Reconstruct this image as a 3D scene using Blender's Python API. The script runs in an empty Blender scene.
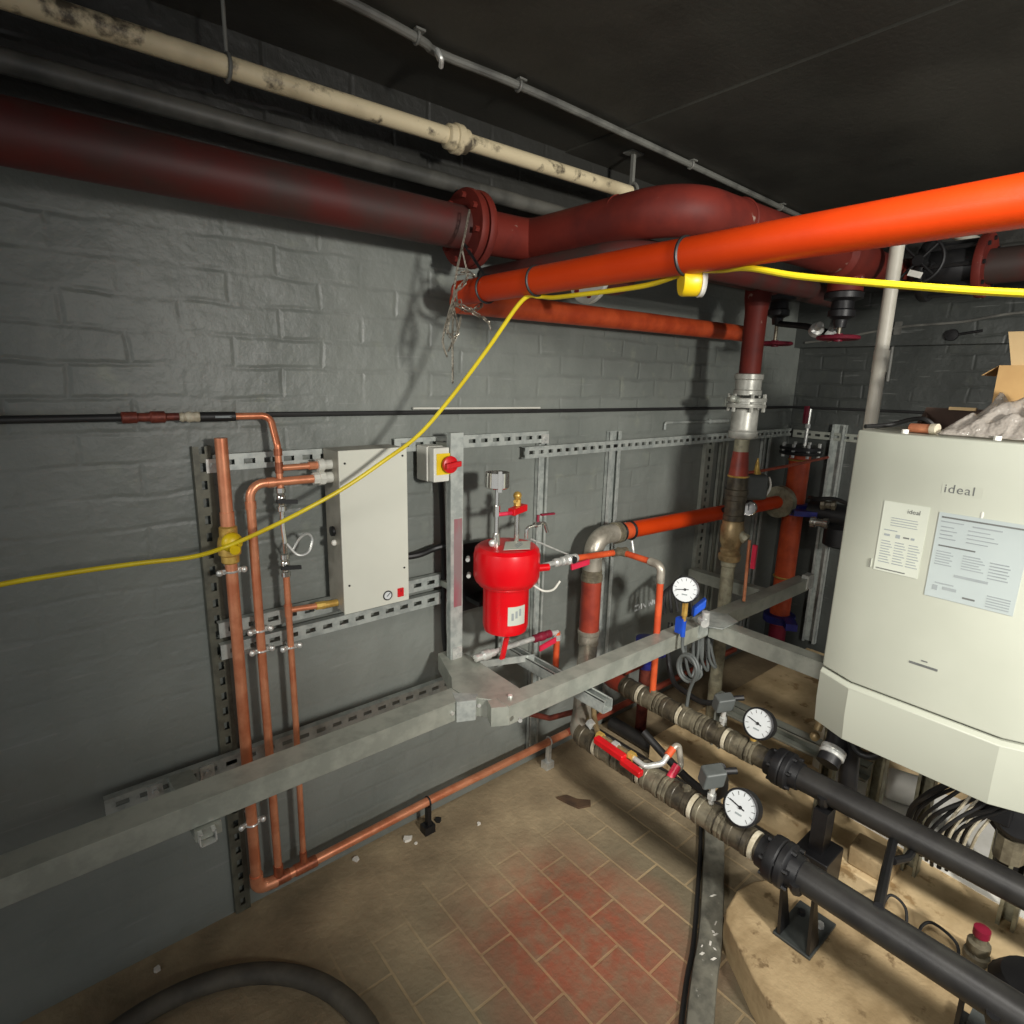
import bpy, bmesh, math, random
from mathutils import Vector as V, Matrix
random.seed(7)
SC = bpy.context.scene
COL = SC.collection
PI = math.pi

# ------------------------------------------------------------------ materials
def lin(c):
    c = c / 255.0
    return c / 12.92 if c <= 0.04045 else ((c + 0.055) / 1.055) ** 2.4
def rgb(r, g, b): return (lin(r), lin(g), lin(b), 1.0)

def node_mat(name):
    m = bpy.data.materials.new(name); m.use_nodes = True
    nt = m.node_tree; nt.nodes.clear()
    out = nt.nodes.new('ShaderNodeOutputMaterial')
    b = nt.nodes.new('ShaderNodeBsdfPrincipled')
    nt.links.new(b.outputs[0], out.inputs[0])
    return m, nt, b
def N(nt, t, **kw):
    n = nt.nodes.new(t)
    for k, v in kw.items():
        if k in n.inputs.keys(): n.inputs[k].default_value = v
        else: setattr(n, k, v)
    return n
def ramp(nt, src, a, b, ca=(0, 0, 0, 1), cb=(1, 1, 1, 1)):
    r = nt.nodes.new('ShaderNodeValToRGB')
    r.color_ramp.elements[0].position = a; r.color_ramp.elements[0].color = ca
    r.color_ramp.elements[1].position = b; r.color_ramp.elements[1].color = cb
    nt.links.new(src, r.inputs[0]); return r
def mix(nt, fac, a, b):
    m = nt.nodes.new('ShaderNodeMix'); m.data_type = 'RGBA'
    for i, s in ((0, fac), (6, a), (7, b)):
        if isinstance(s, (tuple, float, int)): m.inputs[i].default_value = s
        else: nt.links.new(s, m.inputs[i])
    return m.outputs[2]
def pos(nt): return nt.nodes.new('ShaderNodeNewGeometry').outputs['Position']
def noise(nt, scale, detail=4, vec=None, rough=0.6):
    n = N(nt, 'ShaderNodeTexNoise', Scale=scale, Detail=detail, Roughness=rough)
    nt.links.new(vec if vec is not None else pos(nt), n.inputs['Vector'])
    return n.outputs['Fac']
def bump(nt, b, h, strength=0.3, dist=0.01):
    n = N(nt, 'ShaderNodeBump', Strength=strength, Distance=dist)
    nt.links.new(h, n.inputs['Height']); nt.links.new(n.outputs[0], b.inputs['Normal'])

def paint(name, c1, c2=None, rough=0.45, metal=0.0, scale=9.0, lo=0.42, hi=0.62, bmp=0.06, spec=0.5, c3=None, c3t=(.66, .70)):
    m, nt, b = node_mat(name)
    c2 = c2 or tuple(x * 0.75 for x in c1[:3]) + (1,)
    f = ramp(nt, noise(nt, scale), lo, hi)
    col = mix(nt, f.outputs[0], c1, c2)
    if c3:
        f3 = ramp(nt, noise(nt, scale * 2.7, 6), *c3t)
        col = mix(nt, f3.outputs[0], col, c3)
    nt.links.new(col, b.inputs['Base Color'])
    b.inputs['Roughness'].default_value = rough; b.inputs['Metallic'].default_value = metal
    b.inputs['Specular IOR Level'].default_value = spec
    if bmp: bump(nt, b, noise(nt, 60, 3), bmp, 0.004)
    return m

M = {}
M['ceiling'] = paint('black_ceiling_paint', rgb(68, 67, 61), rgb(55, 54, 49), 0.5, scale=2.5, bmp=0.25, spec=0.3)
M['orange'] = paint('orange_pipe_paint', rgb(198, 60, 10), rgb(186, 52, 8), 0.42, scale=5, lo=.35, hi=.7, spec=.3)
M['orange_dull'] = paint('dull_orange_pipe_paint', rgb(206, 86, 44), rgb(182, 68, 34), 0.45, scale=12)
M['rust_red'] = paint('rust_red_pipe_paint', rgb(150, 58, 40), rgb(126, 46, 34), 0.45, scale=12)
M['red_oxide'] = paint('dusty_red_oxide_paint', rgb(106, 37, 28), rgb(84, 30, 25), 0.6, scale=6, c3=rgb(150, 128, 116), spec=.25)
M['red_dusty'] = paint('soot_covered_red_paint', rgb(84, 28, 24), rgb(56, 44, 40), 0.55, scale=4.5, lo=.38, hi=.62)
M['red_gloss'] = paint('gloss_vessel_red', rgb(212, 8, 22), rgb(198, 6, 18), 0.28, scale=4, bmp=0.03)
M['red_plastic'] = paint('red_plastic', rgb(205, 20, 28), rgb(188, 16, 24), 0.35)
M['pink_red'] = paint('pinkish_red_plastic', rgb(205, 40, 70), rgb(190, 34, 60), 0.4)
M['dark_pink'] = paint('dark_crimson_cast_iron', rgb(130, 22, 48), rgb(105, 18, 38), 0.5)
M['copper'] = paint('copper_tube', rgb(226, 152, 114), rgb(204, 124, 88), 0.34, 0.5, scale=14, bmp=0.02)
M['copper_dark'] = paint('tarnished_copper', rgb(176, 104, 72), rgb(140, 80, 56), 0.4, 0.5, scale=30)
M['copper_pink'] = paint('flux_stained_copper', rgb(190, 96, 74), rgb(170, 78, 60), 0.42, 0.55, scale=20)
M['brass'] = paint('brass', rgb(220, 184, 98), rgb(190, 150, 74), 0.32, 0.5, scale=25)
M['old_brass'] = paint('dull_bronze', rgb(164, 142, 102), rgb(124, 104, 72), 0.4, 0.4, scale=22)
M['yellow'] = paint('yellow_plastic', rgb(226, 196, 26), rgb(214, 182, 18), 0.4)
M['yellow_cable'] = paint('yellow_cable_sheath', rgb(216, 196, 30), rgb(204, 180, 22), 0.45)
M['galv'] = paint('galvanised_steel', rgb(180, 185, 179), rgb(154, 160, 156), 0.4, 0.3, scale=30, bmp=0.04)
M['galv_dark'] = paint('dull_galvanised_trunking', rgb(166, 169, 158), rgb(147, 151, 141), 0.38, 0.3, scale=16, bmp=0.03)
M['strut_shaded'] = paint('shaded_galvanised_strut', rgb(104, 104, 91), rgb(82, 82, 72), 0.45, 0.3, scale=24)  # galvanised strut made darker, its shade put into the colour
M['galv_green'] = paint('grimy_galvanised_pipe', rgb(160, 156, 132), rgb(128, 124, 104), 0.5, 0.2, scale=30)
M['zinc'] = paint('bright_zinc', rgb(216, 216, 210), rgb(190, 192, 188), 0.3, 0.45, scale=40)
M['chrome'] = paint('polished_chrome', rgb(222, 220, 212), rgb(204, 202, 195), 0.12, 0.92, bmp=0)
M['silver_paint'] = paint('silver_coated_iron', rgb(176, 176, 167), rgb(150, 150, 142), 0.4, 0.25, scale=20)
M['steel_pipe'] = paint('black_steel_thread_pipe', rgb(88, 81, 66), rgb(60, 55, 46), 0.42, 0.3, scale=26)
M['fitting'] = paint('worn_malleable_iron', rgb(126, 119, 100), rgb(92, 86, 72), 0.38, 0.3, scale=26)
M['ptfe'] = paint('white_thread_tape', rgb(198, 190, 168), rgb(168, 158, 134), 0.6, scale=40)
M['elbow_steel'] = paint('bare_steel_elbow', rgb(176, 170, 156), rgb(142, 137, 124), 0.36, 0.45, scale=18)
M['black_paint'] = paint('black_pipe_paint', rgb(44, 43, 41), rgb(36, 35, 34), 0.42, scale=18, spec=.4)
M['black_rubber'] = paint('black_rubber', rgb(30, 30, 30), rgb(24, 24, 24), 0.5)
M['black_iron'] = paint('black_cast_iron', rgb(26, 26, 27), rgb(18, 18, 20), 0.45)
M['dusty_black'] = paint('dusty_black_duct', rgb(118, 116, 104), rgb(82, 81, 73), 0.6, scale=14, c3=rgb(150, 148, 138))
M['hose'] = paint('dusty_black_hose', rgb(84, 79, 68), rgb(62, 58, 50), 0.7, scale=8)
M['white_box'] = paint('white_powder_coat', rgb(206, 207, 194), rgb(201, 202, 189), 0.4, scale=3, bmp=0.02)
M['box_side'] = paint('shaded_white_side', rgb(170, 166, 154), rgb(150, 146, 134), 0.4, 0.35, scale=10)  # white casing greyed at the sides, their shade put into the colour
M['boiler'] = paint('cream_white_boiler_enamel', rgb(174, 177, 163), rgb(169, 172, 158), 0.42, scale=2.5, bmp=0.02)
M['boiler_grey'] = paint('boiler_shadow_gap', rgb(120, 120, 112), None, 0.5)
M['light_grey'] = paint('light_grey_plastic', rgb(206, 206, 196), rgb(198, 198, 188), 0.45)
M['paper'] = paint('paper', rgb(186, 190, 177), rgb(181, 185, 172), 0.7, scale=3, bmp=0)
M['paper_blue'] = paint('bluish_plastic_wallet', rgb(168, 177, 175), rgb(162, 171, 170), 0.4, scale=3, bmp=0)
M['ink'] = paint('printed_ink', rgb(142, 149, 149), rgb(130, 137, 138), 0.7, bmp=0)
M['ink_dark'] = paint('dark_print', rgb(100, 102, 99), rgb(86, 88, 86), 0.7, bmp=0)
M['dial'] = paint('white_dial', rgb(204, 208, 208), rgb(198, 202, 203), 0.3, bmp=0)
M['grey_plastic'] = paint('grey_plastic', rgb(86, 90, 88), rgb(76, 80, 78), 0.5)
M['blue'] = paint('blue_plastic', rgb(30, 82, 190), rgb(24, 66, 165), 0.4)
M['navy'] = paint('navy_valve_paint', rgb(38, 42, 120), rgb(30, 32, 94), 0.4, scale=14)
M['cream_pipe'] = paint('flaking_cream_pipe_paint', rgb(206, 192, 158), rgb(170, 156, 126), 0.55, scale=5, lo=.5, hi=.7, c3=rgb(86, 78, 64), c3t=(.57, .66))
M['grey_pipe'] = paint('dusty_grey_pipe_paint', rgb(88, 87, 81), rgb(62, 62, 58), 0.5, scale=8)
M['conduit'] = paint('painted_grey_conduit', rgb(112, 112, 106), rgb(84, 84, 80), 0.5, scale=10)
M['white_pole'] = paint('off_white_plastic_pipe', rgb(204, 200, 186), rgb(186, 182, 168), 0.45, scale=6)
M['concrete'] = paint('tan_concrete', rgb(176, 154, 118), rgb(146, 125, 92), 0.85, scale=7, bmp=0.6, spec=.2, c3=rgb(122, 102, 74), c3t=(.60, .68))
M['concrete_grey'] = paint('dusty_concrete_slab', rgb(214, 190, 148), rgb(186, 162, 122), 0.85, scale=5, bmp=0.4, spec=.2, c3=rgb(160, 132, 92), c3t=(.58, .66))
M['cardboard'] = paint('brown_cardboard', rgb(206, 168, 112), rgb(196, 156, 102), 0.8, scale=6)
M['cardboard_in'] = paint('pale_cardboard_inner', rgb(226, 196, 146), rgb(218, 186, 136), 0.8, scale=6)
M['dark_brown'] = paint('dark_brown_card', rgb(70, 52, 42), rgb(54, 40, 33), 0.6)
M['white_sheet'] = paint('white_polythene', rgb(236, 234, 226), rgb(222, 220, 210), 0.5)
M['black_tray'] = paint('black_plate_steel', rgb(70, 73, 71), rgb(54, 57, 56), 0.4, 0.2)
M['chip'] = paint('white_plaster', rgb(226, 222, 212), None, 0.8)
M['scrap'] = paint('brown_rag', rgb(86, 64, 44), rgb(62, 46, 32), 0.9)
M['chalk'] = paint('white_chalk', rgb(214, 218, 216), None, 0.9, bmp=0)
M['chain'] = paint('dull_zinc_chain', rgb(160, 154, 140), rgb(122, 116, 104), 0.4, 0.7, scale=40)
M['dark_wall_pipe'] = paint('black_wall_cable', rgb(40, 40, 40), rgb(34, 34, 34), 0.5)
M['red_rust_fit'] = paint('oxide_stained_copper', rgb(128, 62, 48), rgb(96, 44, 36), 0.5, 0.3, scale=40)

def film_mat():
    m, nt, b = node_mat('clear_polythene_film')
    b.inputs['Base Color'].default_value = rgb(196, 188, 178)
    b.inputs['Roughness'].default_value = 0.12
    b.inputs['Specular IOR Level'].default_value = 1.0
    b.inputs['Alpha'].default_value = 0.42
    bump(nt, b, noise(nt, 20, 3), 0.55, 0.03)
    return m
M['film'] = film_mat()

def wall_mat(name, axis, c1, c2):
    m, nt, b = node_mat(name)
    p = pos(nt); sp = N(nt, 'ShaderNodeSeparateXYZ'); nt.links.new(p, sp.inputs[0])
    cb = N(nt, 'ShaderNodeCombineXYZ')
    nt.links.new(sp.outputs[axis], cb.inputs[0]); nt.links.new(sp.outputs[2], cb.inputs[1])
    # wobble so that the joints are not ruler straight
    wob = N(nt, 'ShaderNodeTexNoise', Scale=6.0, Detail=3.0); nt.links.new(p, wob.inputs['Vector'])
    sub = N(nt, 'ShaderNodeVectorMath', operation='MULTIPLY_ADD')
    nt.links.new(wob.outputs['Color'], sub.inputs[0]); sub.inputs[1].default_value = (0.03, 0.03, 0); nt.links.new(cb.outputs[0], sub.inputs[2])
    br = N(nt, 'ShaderNodeTexBrick', Scale=1.0)
    br.inputs['Brick Width'].default_value = 0.225; br.inputs['Row Height'].default_value = 0.075
    br.inputs['Mortar Size'].default_value = 0.010; br.inputs['Mortar Smooth'].default_value = 1.0
    br.inputs['Color1'].default_value = (1, 1, 1, 1); br.inputs['Color2'].default_value = (.72, .72, .72, 1); br.inputs['Mortar'].default_value = (0, 0, 0, 1)
    nt.links.new(sub.outputs[0], br.inputs['Vector'])
    patch = ramp(nt, noise(nt, 2.3, 4), 0.44, 0.72)           # thick smooth paint hides some courses
    zf = N(nt, 'ShaderNodeMapRange'); nt.links.new(sp.outputs[2], zf.inputs['Value']); zf.inputs['From Min'].default_value = 1.0; zf.inputs['From Max'].default_value = 1.55; zf.inputs['To Min'].default_value = .18
    pz = N(nt, 'ShaderNodeMath', operation='MULTIPLY'); nt.links.new(patch.outputs[0], pz.inputs[0]); nt.links.new(zf.outputs[0], pz.inputs[1])
    big = ramp(nt, noise(nt, 2.2, 5), 0.35, 0.68)
    base = mix(nt, big.outputs[0], c1, c2)
    mort = mix(nt, br.outputs['Color'], tuple(x * .45 for x in c1[:3]) + (1,), base)
    pm = N(nt, 'ShaderNodeMath', operation='MULTIPLY_ADD'); nt.links.new(pz.outputs[0], pm.inputs[0]); pm.inputs[1].default_value = 0.5; pm.inputs[2].default_value = 0.03
    col = mix(nt, pm.outputs[0], base, mort)
    worn = ramp(nt, noise(nt, 14, 6), 0.56, 0.70)
    wz = N(nt, 'ShaderNodeMath', operation='MULTIPLY'); nt.links.new(worn.outputs[0], wz.inputs[0]); nt.links.new(pz.outputs[0], wz.inputs[1])
    col = mix(nt, wz.outputs[0], col, tuple(min(1, x * 1.3) for x in c1[:2]) + (c1[2] * 1.12, 1))
    # pale level dashes painted in for brick edges catching light
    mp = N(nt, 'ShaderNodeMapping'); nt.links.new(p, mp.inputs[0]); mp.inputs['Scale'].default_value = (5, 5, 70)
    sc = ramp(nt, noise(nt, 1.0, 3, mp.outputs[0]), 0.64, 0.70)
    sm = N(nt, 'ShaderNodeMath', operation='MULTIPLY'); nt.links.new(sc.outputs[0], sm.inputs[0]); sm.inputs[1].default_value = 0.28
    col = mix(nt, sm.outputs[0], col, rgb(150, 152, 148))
    top = N(nt, 'ShaderNodeMapRange'); nt.links.new(sp.outputs[2], top.inputs['Value'])      # black paint carried down from the ceiling
    top.inputs['From Min'].default_value = 1.975; top.inputs['From Max'].default_value = 1.99
    col = mix(nt, top.outputs[0], col, rgb(50, 50, 47))
    nt.links.new(col, b.inputs['Base Color'])
    b.inputs['Roughness'].default_value = 0.42; b.inputs['Specular IOR Level'].default_value = 0.42
    # height: joints + lumpy paint
    h1 = N(nt, 'ShaderNodeMath', operation='MULTIPLY'); nt.links.new(br.outputs['Fac'], h1.inputs[0]); h1.inputs[1].default_value = -0.6
    pm2 = N(nt, 'ShaderNodeMath', operation='MULTIPLY_ADD'); nt.links.new(pz.outputs[0], pm2.inputs[0]); pm2.inputs[1].default_value = 0.85; pm2.inputs[2].default_value = 0.05
    h2 = N(nt, 'ShaderNodeMath', operation='MULTIPLY'); nt.links.new(h1.outputs[0], h2.inputs[0]); nt.links.new(pm2.outputs[0], h2.inputs[1])
    h3 = N(nt, 'ShaderNodeMath', operation='ADD'); nt.links.new(h2.outputs[0], h3.inputs[0]); nt.links.new(noise(nt, 9, 6, None, .55), h3.inputs[1])
    bump(nt, b, h3.outputs[0], 0.42, 0.022)
    return m
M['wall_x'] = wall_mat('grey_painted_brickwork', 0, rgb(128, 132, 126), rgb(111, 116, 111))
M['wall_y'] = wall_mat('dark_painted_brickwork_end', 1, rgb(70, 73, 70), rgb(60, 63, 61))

def floor_mat():
    m, nt, b = node_mat('dusty_block_paving')
    p = pos(nt); sp = N(nt, 'ShaderNodeSeparateXYZ'); nt.links.new(p, sp.inputs[0])
    cb = N(nt, 'ShaderNodeCombineXYZ')
    u = N(nt, 'ShaderNodeMath', operation='ADD'); nt.links.new(sp.outputs[1], u.inputs[0]); u.inputs[1].default_value = 0.557 - 0.1075 + 2.15
    v = N(nt, 'ShaderNodeMath', operation='ADD'); nt.links.new(sp.outputs[0], v.inputs[0]); v.inputs[1].default_value = -0.803 + 0.107 * 40
    nt.links.new(u.outputs[0], cb.inputs[0]); nt.links.new(v.outputs[0], cb.inputs[1])
    br = N(nt, 'ShaderNodeTexBrick', Scale=1.0)
    br.inputs['Brick Width'].default_value = 0.215; br.inputs['Row Height'].default_value = 0.107
    br.inputs['Mortar Size'].default_value = 0.0042; br.inputs['Mortar Smooth'].default_value = 0.3
    br.inputs['Color1'].default_value = rgb(140, 127, 102); br.inputs['Color2'].default_value = rgb(112, 102, 82); br.inputs['Mortar'].default_value = rgb(160, 141, 108)
    nt.links.new(cb.outputs[0], br.inputs['Vector'])
    # red paint spill on the blocks: an irregular patch with its own edge
    d = N(nt, 'ShaderNodeVectorMath', operation='MULTIPLY_ADD'); nt.links.new(p, d.inputs[0]); d.inputs[1].default_value = (1 / .36, 1 / .48, 0); d.inputs[2].default_value = (-1.04 / .36, .66 / .48, 0)
    ln = N(nt, 'ShaderNodeVectorMath', operation='LENGTH'); nt.links.new(d.outputs[0], ln.inputs[0])
    nz = N(nt, 'ShaderNodeMath', operation='MULTIPLY_ADD'); nt.links.new(noise(nt, 5.5, 5), nz.inputs[0]); nz.inputs[1].default_value = 0.8; nt.links.new(ln.outputs['Value'], nz.inputs[2])
    nh = N(nt, 'ShaderNodeMath', operation='MULTIPLY'); nt.links.new(nz.outputs[0], nh.inputs[0]); nh.inputs[1].default_value = 0.5
    rm = ramp(nt, nh.outputs[0], 0.42, 0.72, (1, 1, 1, 1), (0, 0, 0, 1))
    speck = ramp(nt, noise(nt, 22, 5), 0.36, 0.62)
    rr = N(nt, 'ShaderNodeMath', operation='MULTIPLY'); nt.links.new(rm.outputs[0], rr.inputs[0]); nt.links.new(speck.outputs[0], rr.inputs[1])
    redbase = mix(nt, br.outputs['Fac'], rgb(154, 84, 62), rgb(170, 124, 90))
    r2 = N(nt, 'ShaderNodeMath', operation='MULTIPLY_ADD'); nt.links.new(rr.outputs[0], r2.inputs[0]); r2.inputs[1].default_value = 0.55; 
    r3 = N(nt, 'ShaderNodeMath', operation='MULTIPLY'); nt.links.new(rm.outputs[0], r3.inputs[0]); r3.inputs[1].default_value = 0.38
    nt.links.new(r3.outputs[0], r2.inputs[2])
    col = mix(nt, r2.outputs[0], br.outputs['Color'], redbase)
    # dust drifted against the wall and beyond the pipes covers the joints
    dy = N(nt, 'ShaderNodeMath', operation='MULTIPLY_ADD'); nt.links.new(noise(nt, 4, 5), dy.inputs[0]); dy.inputs[1].default_value = 0.45; nt.links.new(sp.outputs[1], dy.inputs[2])
    dm = N(nt, 'ShaderNodeMapRange'); nt.links.new(dy.outputs[0], dm.inputs['Value'])
    dm.inputs['From Min'].default_value = -0.32; dm.inputs['From Max'].default_value = -0.04
    dx = N(nt, 'ShaderNodeMapRange'); nt.links.new(sp.outputs[0], dx.inputs['Value'])
    dx.inputs['From Min'].default_value = 1.5; dx.inputs['From Max'].default_value = 1.9
    mx = N(nt, 'ShaderNodeMath', operation='MAXIMUM'); nt.links.new(dm.outputs[0], mx.inputs[0]); nt.links.new(dx.outputs[0], mx.inputs[1])
    dl = N(nt, 'ShaderNodeMapRange'); nt.links.new(sp.outputs[0], dl.inputs['Value'])   # left end: bare screed
    dl.inputs['From Min'].default_value = 0.62; dl.inputs['From Max'].default_value = 0.42
    mx2 = N(nt, 'ShaderNodeMath', operation='MAXIMUM'); nt.links.new(mx.outputs[0], mx2.inputs[0]); nt.links.new(dl.outputs[0], mx2.inputs[1])
    dc = mix(nt, ramp(nt, noise(nt, 6, 6), .35, .68).outputs[0], rgb(170, 152, 121), rgb(140, 124, 98))
    fm = N(nt, 'ShaderNodeMath', operation='MULTIPLY'); nt.links.new(mx2.outputs[0], fm.inputs[0]); fm.inputs[1].default_value = 0.92
    col = mix(nt, fm.outputs[0], col, dc)
    dirt = ramp(nt, noise(nt, 3.2, 6), 0.42, 0.7)
    dd = N(nt, 'ShaderNodeMath', operation='MULTIPLY'); nt.links.new(dirt.outputs[0], dd.inputs[0]); dd.inputs[1].default_value = 0.45
    col = mix(nt, dd.outputs[0], col, rgb(88, 78, 61))
    nt.links.new(col, b.inputs['Base Color']); b.inputs['Roughness'].default_value = 0.75; b.inputs['Specular IOR Level'].default_value = 0.3
    hb = N(nt, 'ShaderNodeMath', operation='MULTIPLY'); nt.links.new(br.outputs['Fac'], hb.inputs[0]); hb.inputs[1].default_value = -0.5
    inv = N(nt, 'ShaderNodeMath', operation='SUBTRACT'); inv.inputs[0].default_value = 1.0; nt.links.new(fm.outputs[0], inv.inputs[1])
    hm = N(nt, 'ShaderNodeMath', operation='MULTIPLY'); nt.links.new(hb.outputs[0], hm.inputs[0]); nt.links.new(inv.outputs[0], hm.inputs[1])
    ha = N(nt, 'ShaderNodeMath', operation='ADD'); nt.links.new(hm.outputs[0], ha.inputs[0]); nt.links.new(noise(nt, 40, 5), ha.inputs[1])
    bump(nt, b, ha.outputs[0], 0.45, 0.01)
    return m
M['floor'] = floor_mat()

# ------------------------------------------------------------------ mesh builder
def frame(d):
    d = V(d).normalized()
    a = V((0, 0, 1)) if abs(d.z) < 0.9 else V((1, 0, 0))
    u = d.cross(a).normalized(); w = d.cross(u).normalized()
    return d, u, w
class MB:
    def __init__(s): s.v = []; s.f = []
    def add(s, vs, fs):
        o = len(s.v); s.v += [tuple(x) for x in vs]; s.f += [tuple(i + o for i in f) for f in fs]; return s
    def obox(s, c, ax, ay, az, hx, hy, hz):
        c = V(c); ax = V(ax).normalized() * hx; ay = V(ay).normalized() * hy; az = V(az).normalized() * hz
        vs = [c + i * ax + j * ay + k * az for i in (-1, 1) for j in (-1, 1) for k in (-1, 1)]
        return s.add(vs, [(0, 1, 3, 2), (4, 6, 7, 5), (0, 4, 5, 1), (2, 3, 7, 6), (0, 2, 6, 4), (1, 5, 7, 3)])
    def box(s, x0, x1, y0, y1, z0, z1):
        return s.obox(((x0 + x1) / 2, (y0 + y1) / 2, (z0 + z1) / 2), (1, 0, 0), (0, 1, 0), (0, 0, 1), abs(x1 - x0) / 2, abs(y1 - y0) / 2, abs(z1 - z0) / 2)
    def tube(s, pts, r, n=16, caps=True, closed=False):
        pts = [V(p) for p in pts]; m = len(pts)
        rs = r if isinstance(r, (list, tuple)) else [r] * m
        tang = []
        for i in range(m):
            if closed: t = pts[(i + 1) % m] - pts[i - 1]
            elif i == 0: t = pts[1] - pts[0]
            elif i == m - 1: t = pts[-1] - pts[-2]
            else: t = (pts[i + 1] - pts[i]).normalized() + (pts[i] - pts[i - 1]).normalized()
            tang.append(t.normalized())
        d, u, w = frame(tang[0]); vs = []
        for i in range(m):
            t = tang[i]
            u = (u - t * u.dot(t)).normalized(); w = t.cross(u)
            k = 1.0
            if 0 < i < m - 1 and not closed:
                c = max(0.5, t.dot((pts[i + 1] - pts[i]).normalized())); k = 1 / c
            for j in range(n):
                a = 2 * PI * j / n
                vs.append(pts[i] + (u * math.cos(a) + w * math.sin(a)) * rs[i] * (1 + (k - 1) * 0.5))
        fs = []
        for i in range(m if closed else m - 1):
            i2 = (i + 1) % m
            for j in range(n):
                j2 = (j + 1) % n
                fs.append((i * n + j, i * n + j2, i2 * n + j2, i2 * n + j))
        if caps and not closed:
            fs.append(tuple(range(n))[::-1]); fs.append(tuple((m - 1) * n + j for j in range(n)))
        return s.add(vs, fs)
    def cyl(s, a, b, r, r2=None, n=20):
        return s.tube([a, b], [r, r if r2 is None else r2], n)
    def lathe(s, prof, c, axis=(0, 0, 1), n=28, ring=False):
        d, u, w = frame(axis); c = V(c); vs = []; fs = []; m = len(prof)
        for (r, h) in prof:
            for j in range(n):
                a = 2 * PI * j / n
                vs.append(c + d * h + (u * math.cos(a) + w * math.sin(a)) * max(r, 1e-5))
        for i in range(m if ring else m - 1):
            for j in range(n):
                j2 = (j + 1) % n; i2 = (i + 1) % m
                fs.append((i * n + j, i * n + j2, i2 * n + j2, i2 * n + j))
        if not ring: fs.append(tuple(range(n))[::-1]); fs.append(tuple((m - 1) * n + j for j in range(n)))
        return s.add(vs, fs)
    def torus(s, c, axis, R, r, n=28, k=8):
        d, u, w = frame(axis); c = V(c)
        return s.tube([c + (u * math.cos(2 * PI * i / n) + w * math.sin(2 * PI * i / n)) * R for i in range(n)], r, k, closed=True)
    def sphere(s, c, r, n=14, sz=None):
        c = V(c); vs = []; fs = []; sz = sz or (1, 1, 1); k = n // 2
        for i in range(1, k):
            th = PI * i / k
            for j in range(n):
                a = 2 * PI * j / n
                vs.append(c + V((r * sz[0] * math.sin(th) * math.cos(a), r * sz[1] * math.sin(th) * math.sin(a), r * sz[2] * math.cos(th))))
        top = len(vs); vs.append(c + V((0, 0, r * sz[2]))); bot = len(vs); vs.append(c - V((0, 0, r * sz[2])))
        for i in range(k - 2):
            for j in range(n):
                j2 = (j + 1) % n
                fs.append((i * n + j, (i + 1) * n + j, (i + 1) * n + j2, i * n + j2))
        for j in range(n):
            j2 = (j + 1) % n
            fs.append((top, j, j2)); fs.append((bot, (k - 2) * n + j2, (k - 2) * n + j))
        return s.add(vs, fs)
    def prism(s, poly, z0, z1):
        n = len(poly)
        vs = [(x, y, z0) for x, y in poly] + [(x, y, z1) for x, y in poly]
        fs = [tuple(range(n))[::-1], tuple(range(n, 2 * n))] + [(i, (i + 1) % n, n + (i + 1) % n, n + i) for i in range(n)]
        return s.add(vs, fs)
    def prism3(s, poly, off):
        n = len(poly); off = V(off)
        vs = [V(p) for p in poly] + [V(p) + off for p in poly]
        fs = [tuple(range(n))[::-1], tuple(range(n, 2 * n))] + [(i, (i + 1) % n, n + (i + 1) % n, n + i) for i in range(n)]
        return s.add(vs, fs)

def fillet(pts, R, n=8):
    pts = [V(p) for p in pts]; out = [pts[0]]
    for i in range(1, len(pts) - 1):
        a = (pts[i - 1] - pts[i]); b = (pts[i + 1] - pts[i])
        la, lb = a.length, b.length; a.normalize(); b.normalize()
        ang = a.angle(b)
        if ang > PI - 0.02: out.append(pts[i]); continue
        t = min(R / math.tan(ang / 2), la * 0.48, lb * 0.48); r = t * math.tan(ang / 2)
        c = pts[i] + (a + b).normalized() * (r / math.sin(ang / 2))
        p0 = pts[i] + a * t; p1 = pts[i] + b * t
        v0 = (p0 - c); v1 = (p1 - c); tot = v0.angle(v1); ax = v0.cross(v1).normalized()
        for k in range(n + 1):
            out.append(c + Matrix.Rotation(tot * k / n, 3, ax) @ v0)
    out.append(pts[-1]); return out
def smooth_path(pts, k=10):
    pts = [V(p) for p in pts]; P = [pts[0] * 2 - pts[1]] + pts + [pts[-1] * 2 - pts[-2]]; out = []
    for i in range(1, len(P) - 2):
        p0, p1, p2, p3 = P[i - 1:i + 3]
        for j in range(k):
            t = j / k
            out.append(0.5 * ((2 * p1) + (p2 - p0) * t + (2 * p0 - 5 * p1 + 4 * p2 - p3) * t * t + (3 * p1 - p0 - 3 * p2 + p3) * t ** 3))
    out.append(pts[-1]); return out

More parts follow.
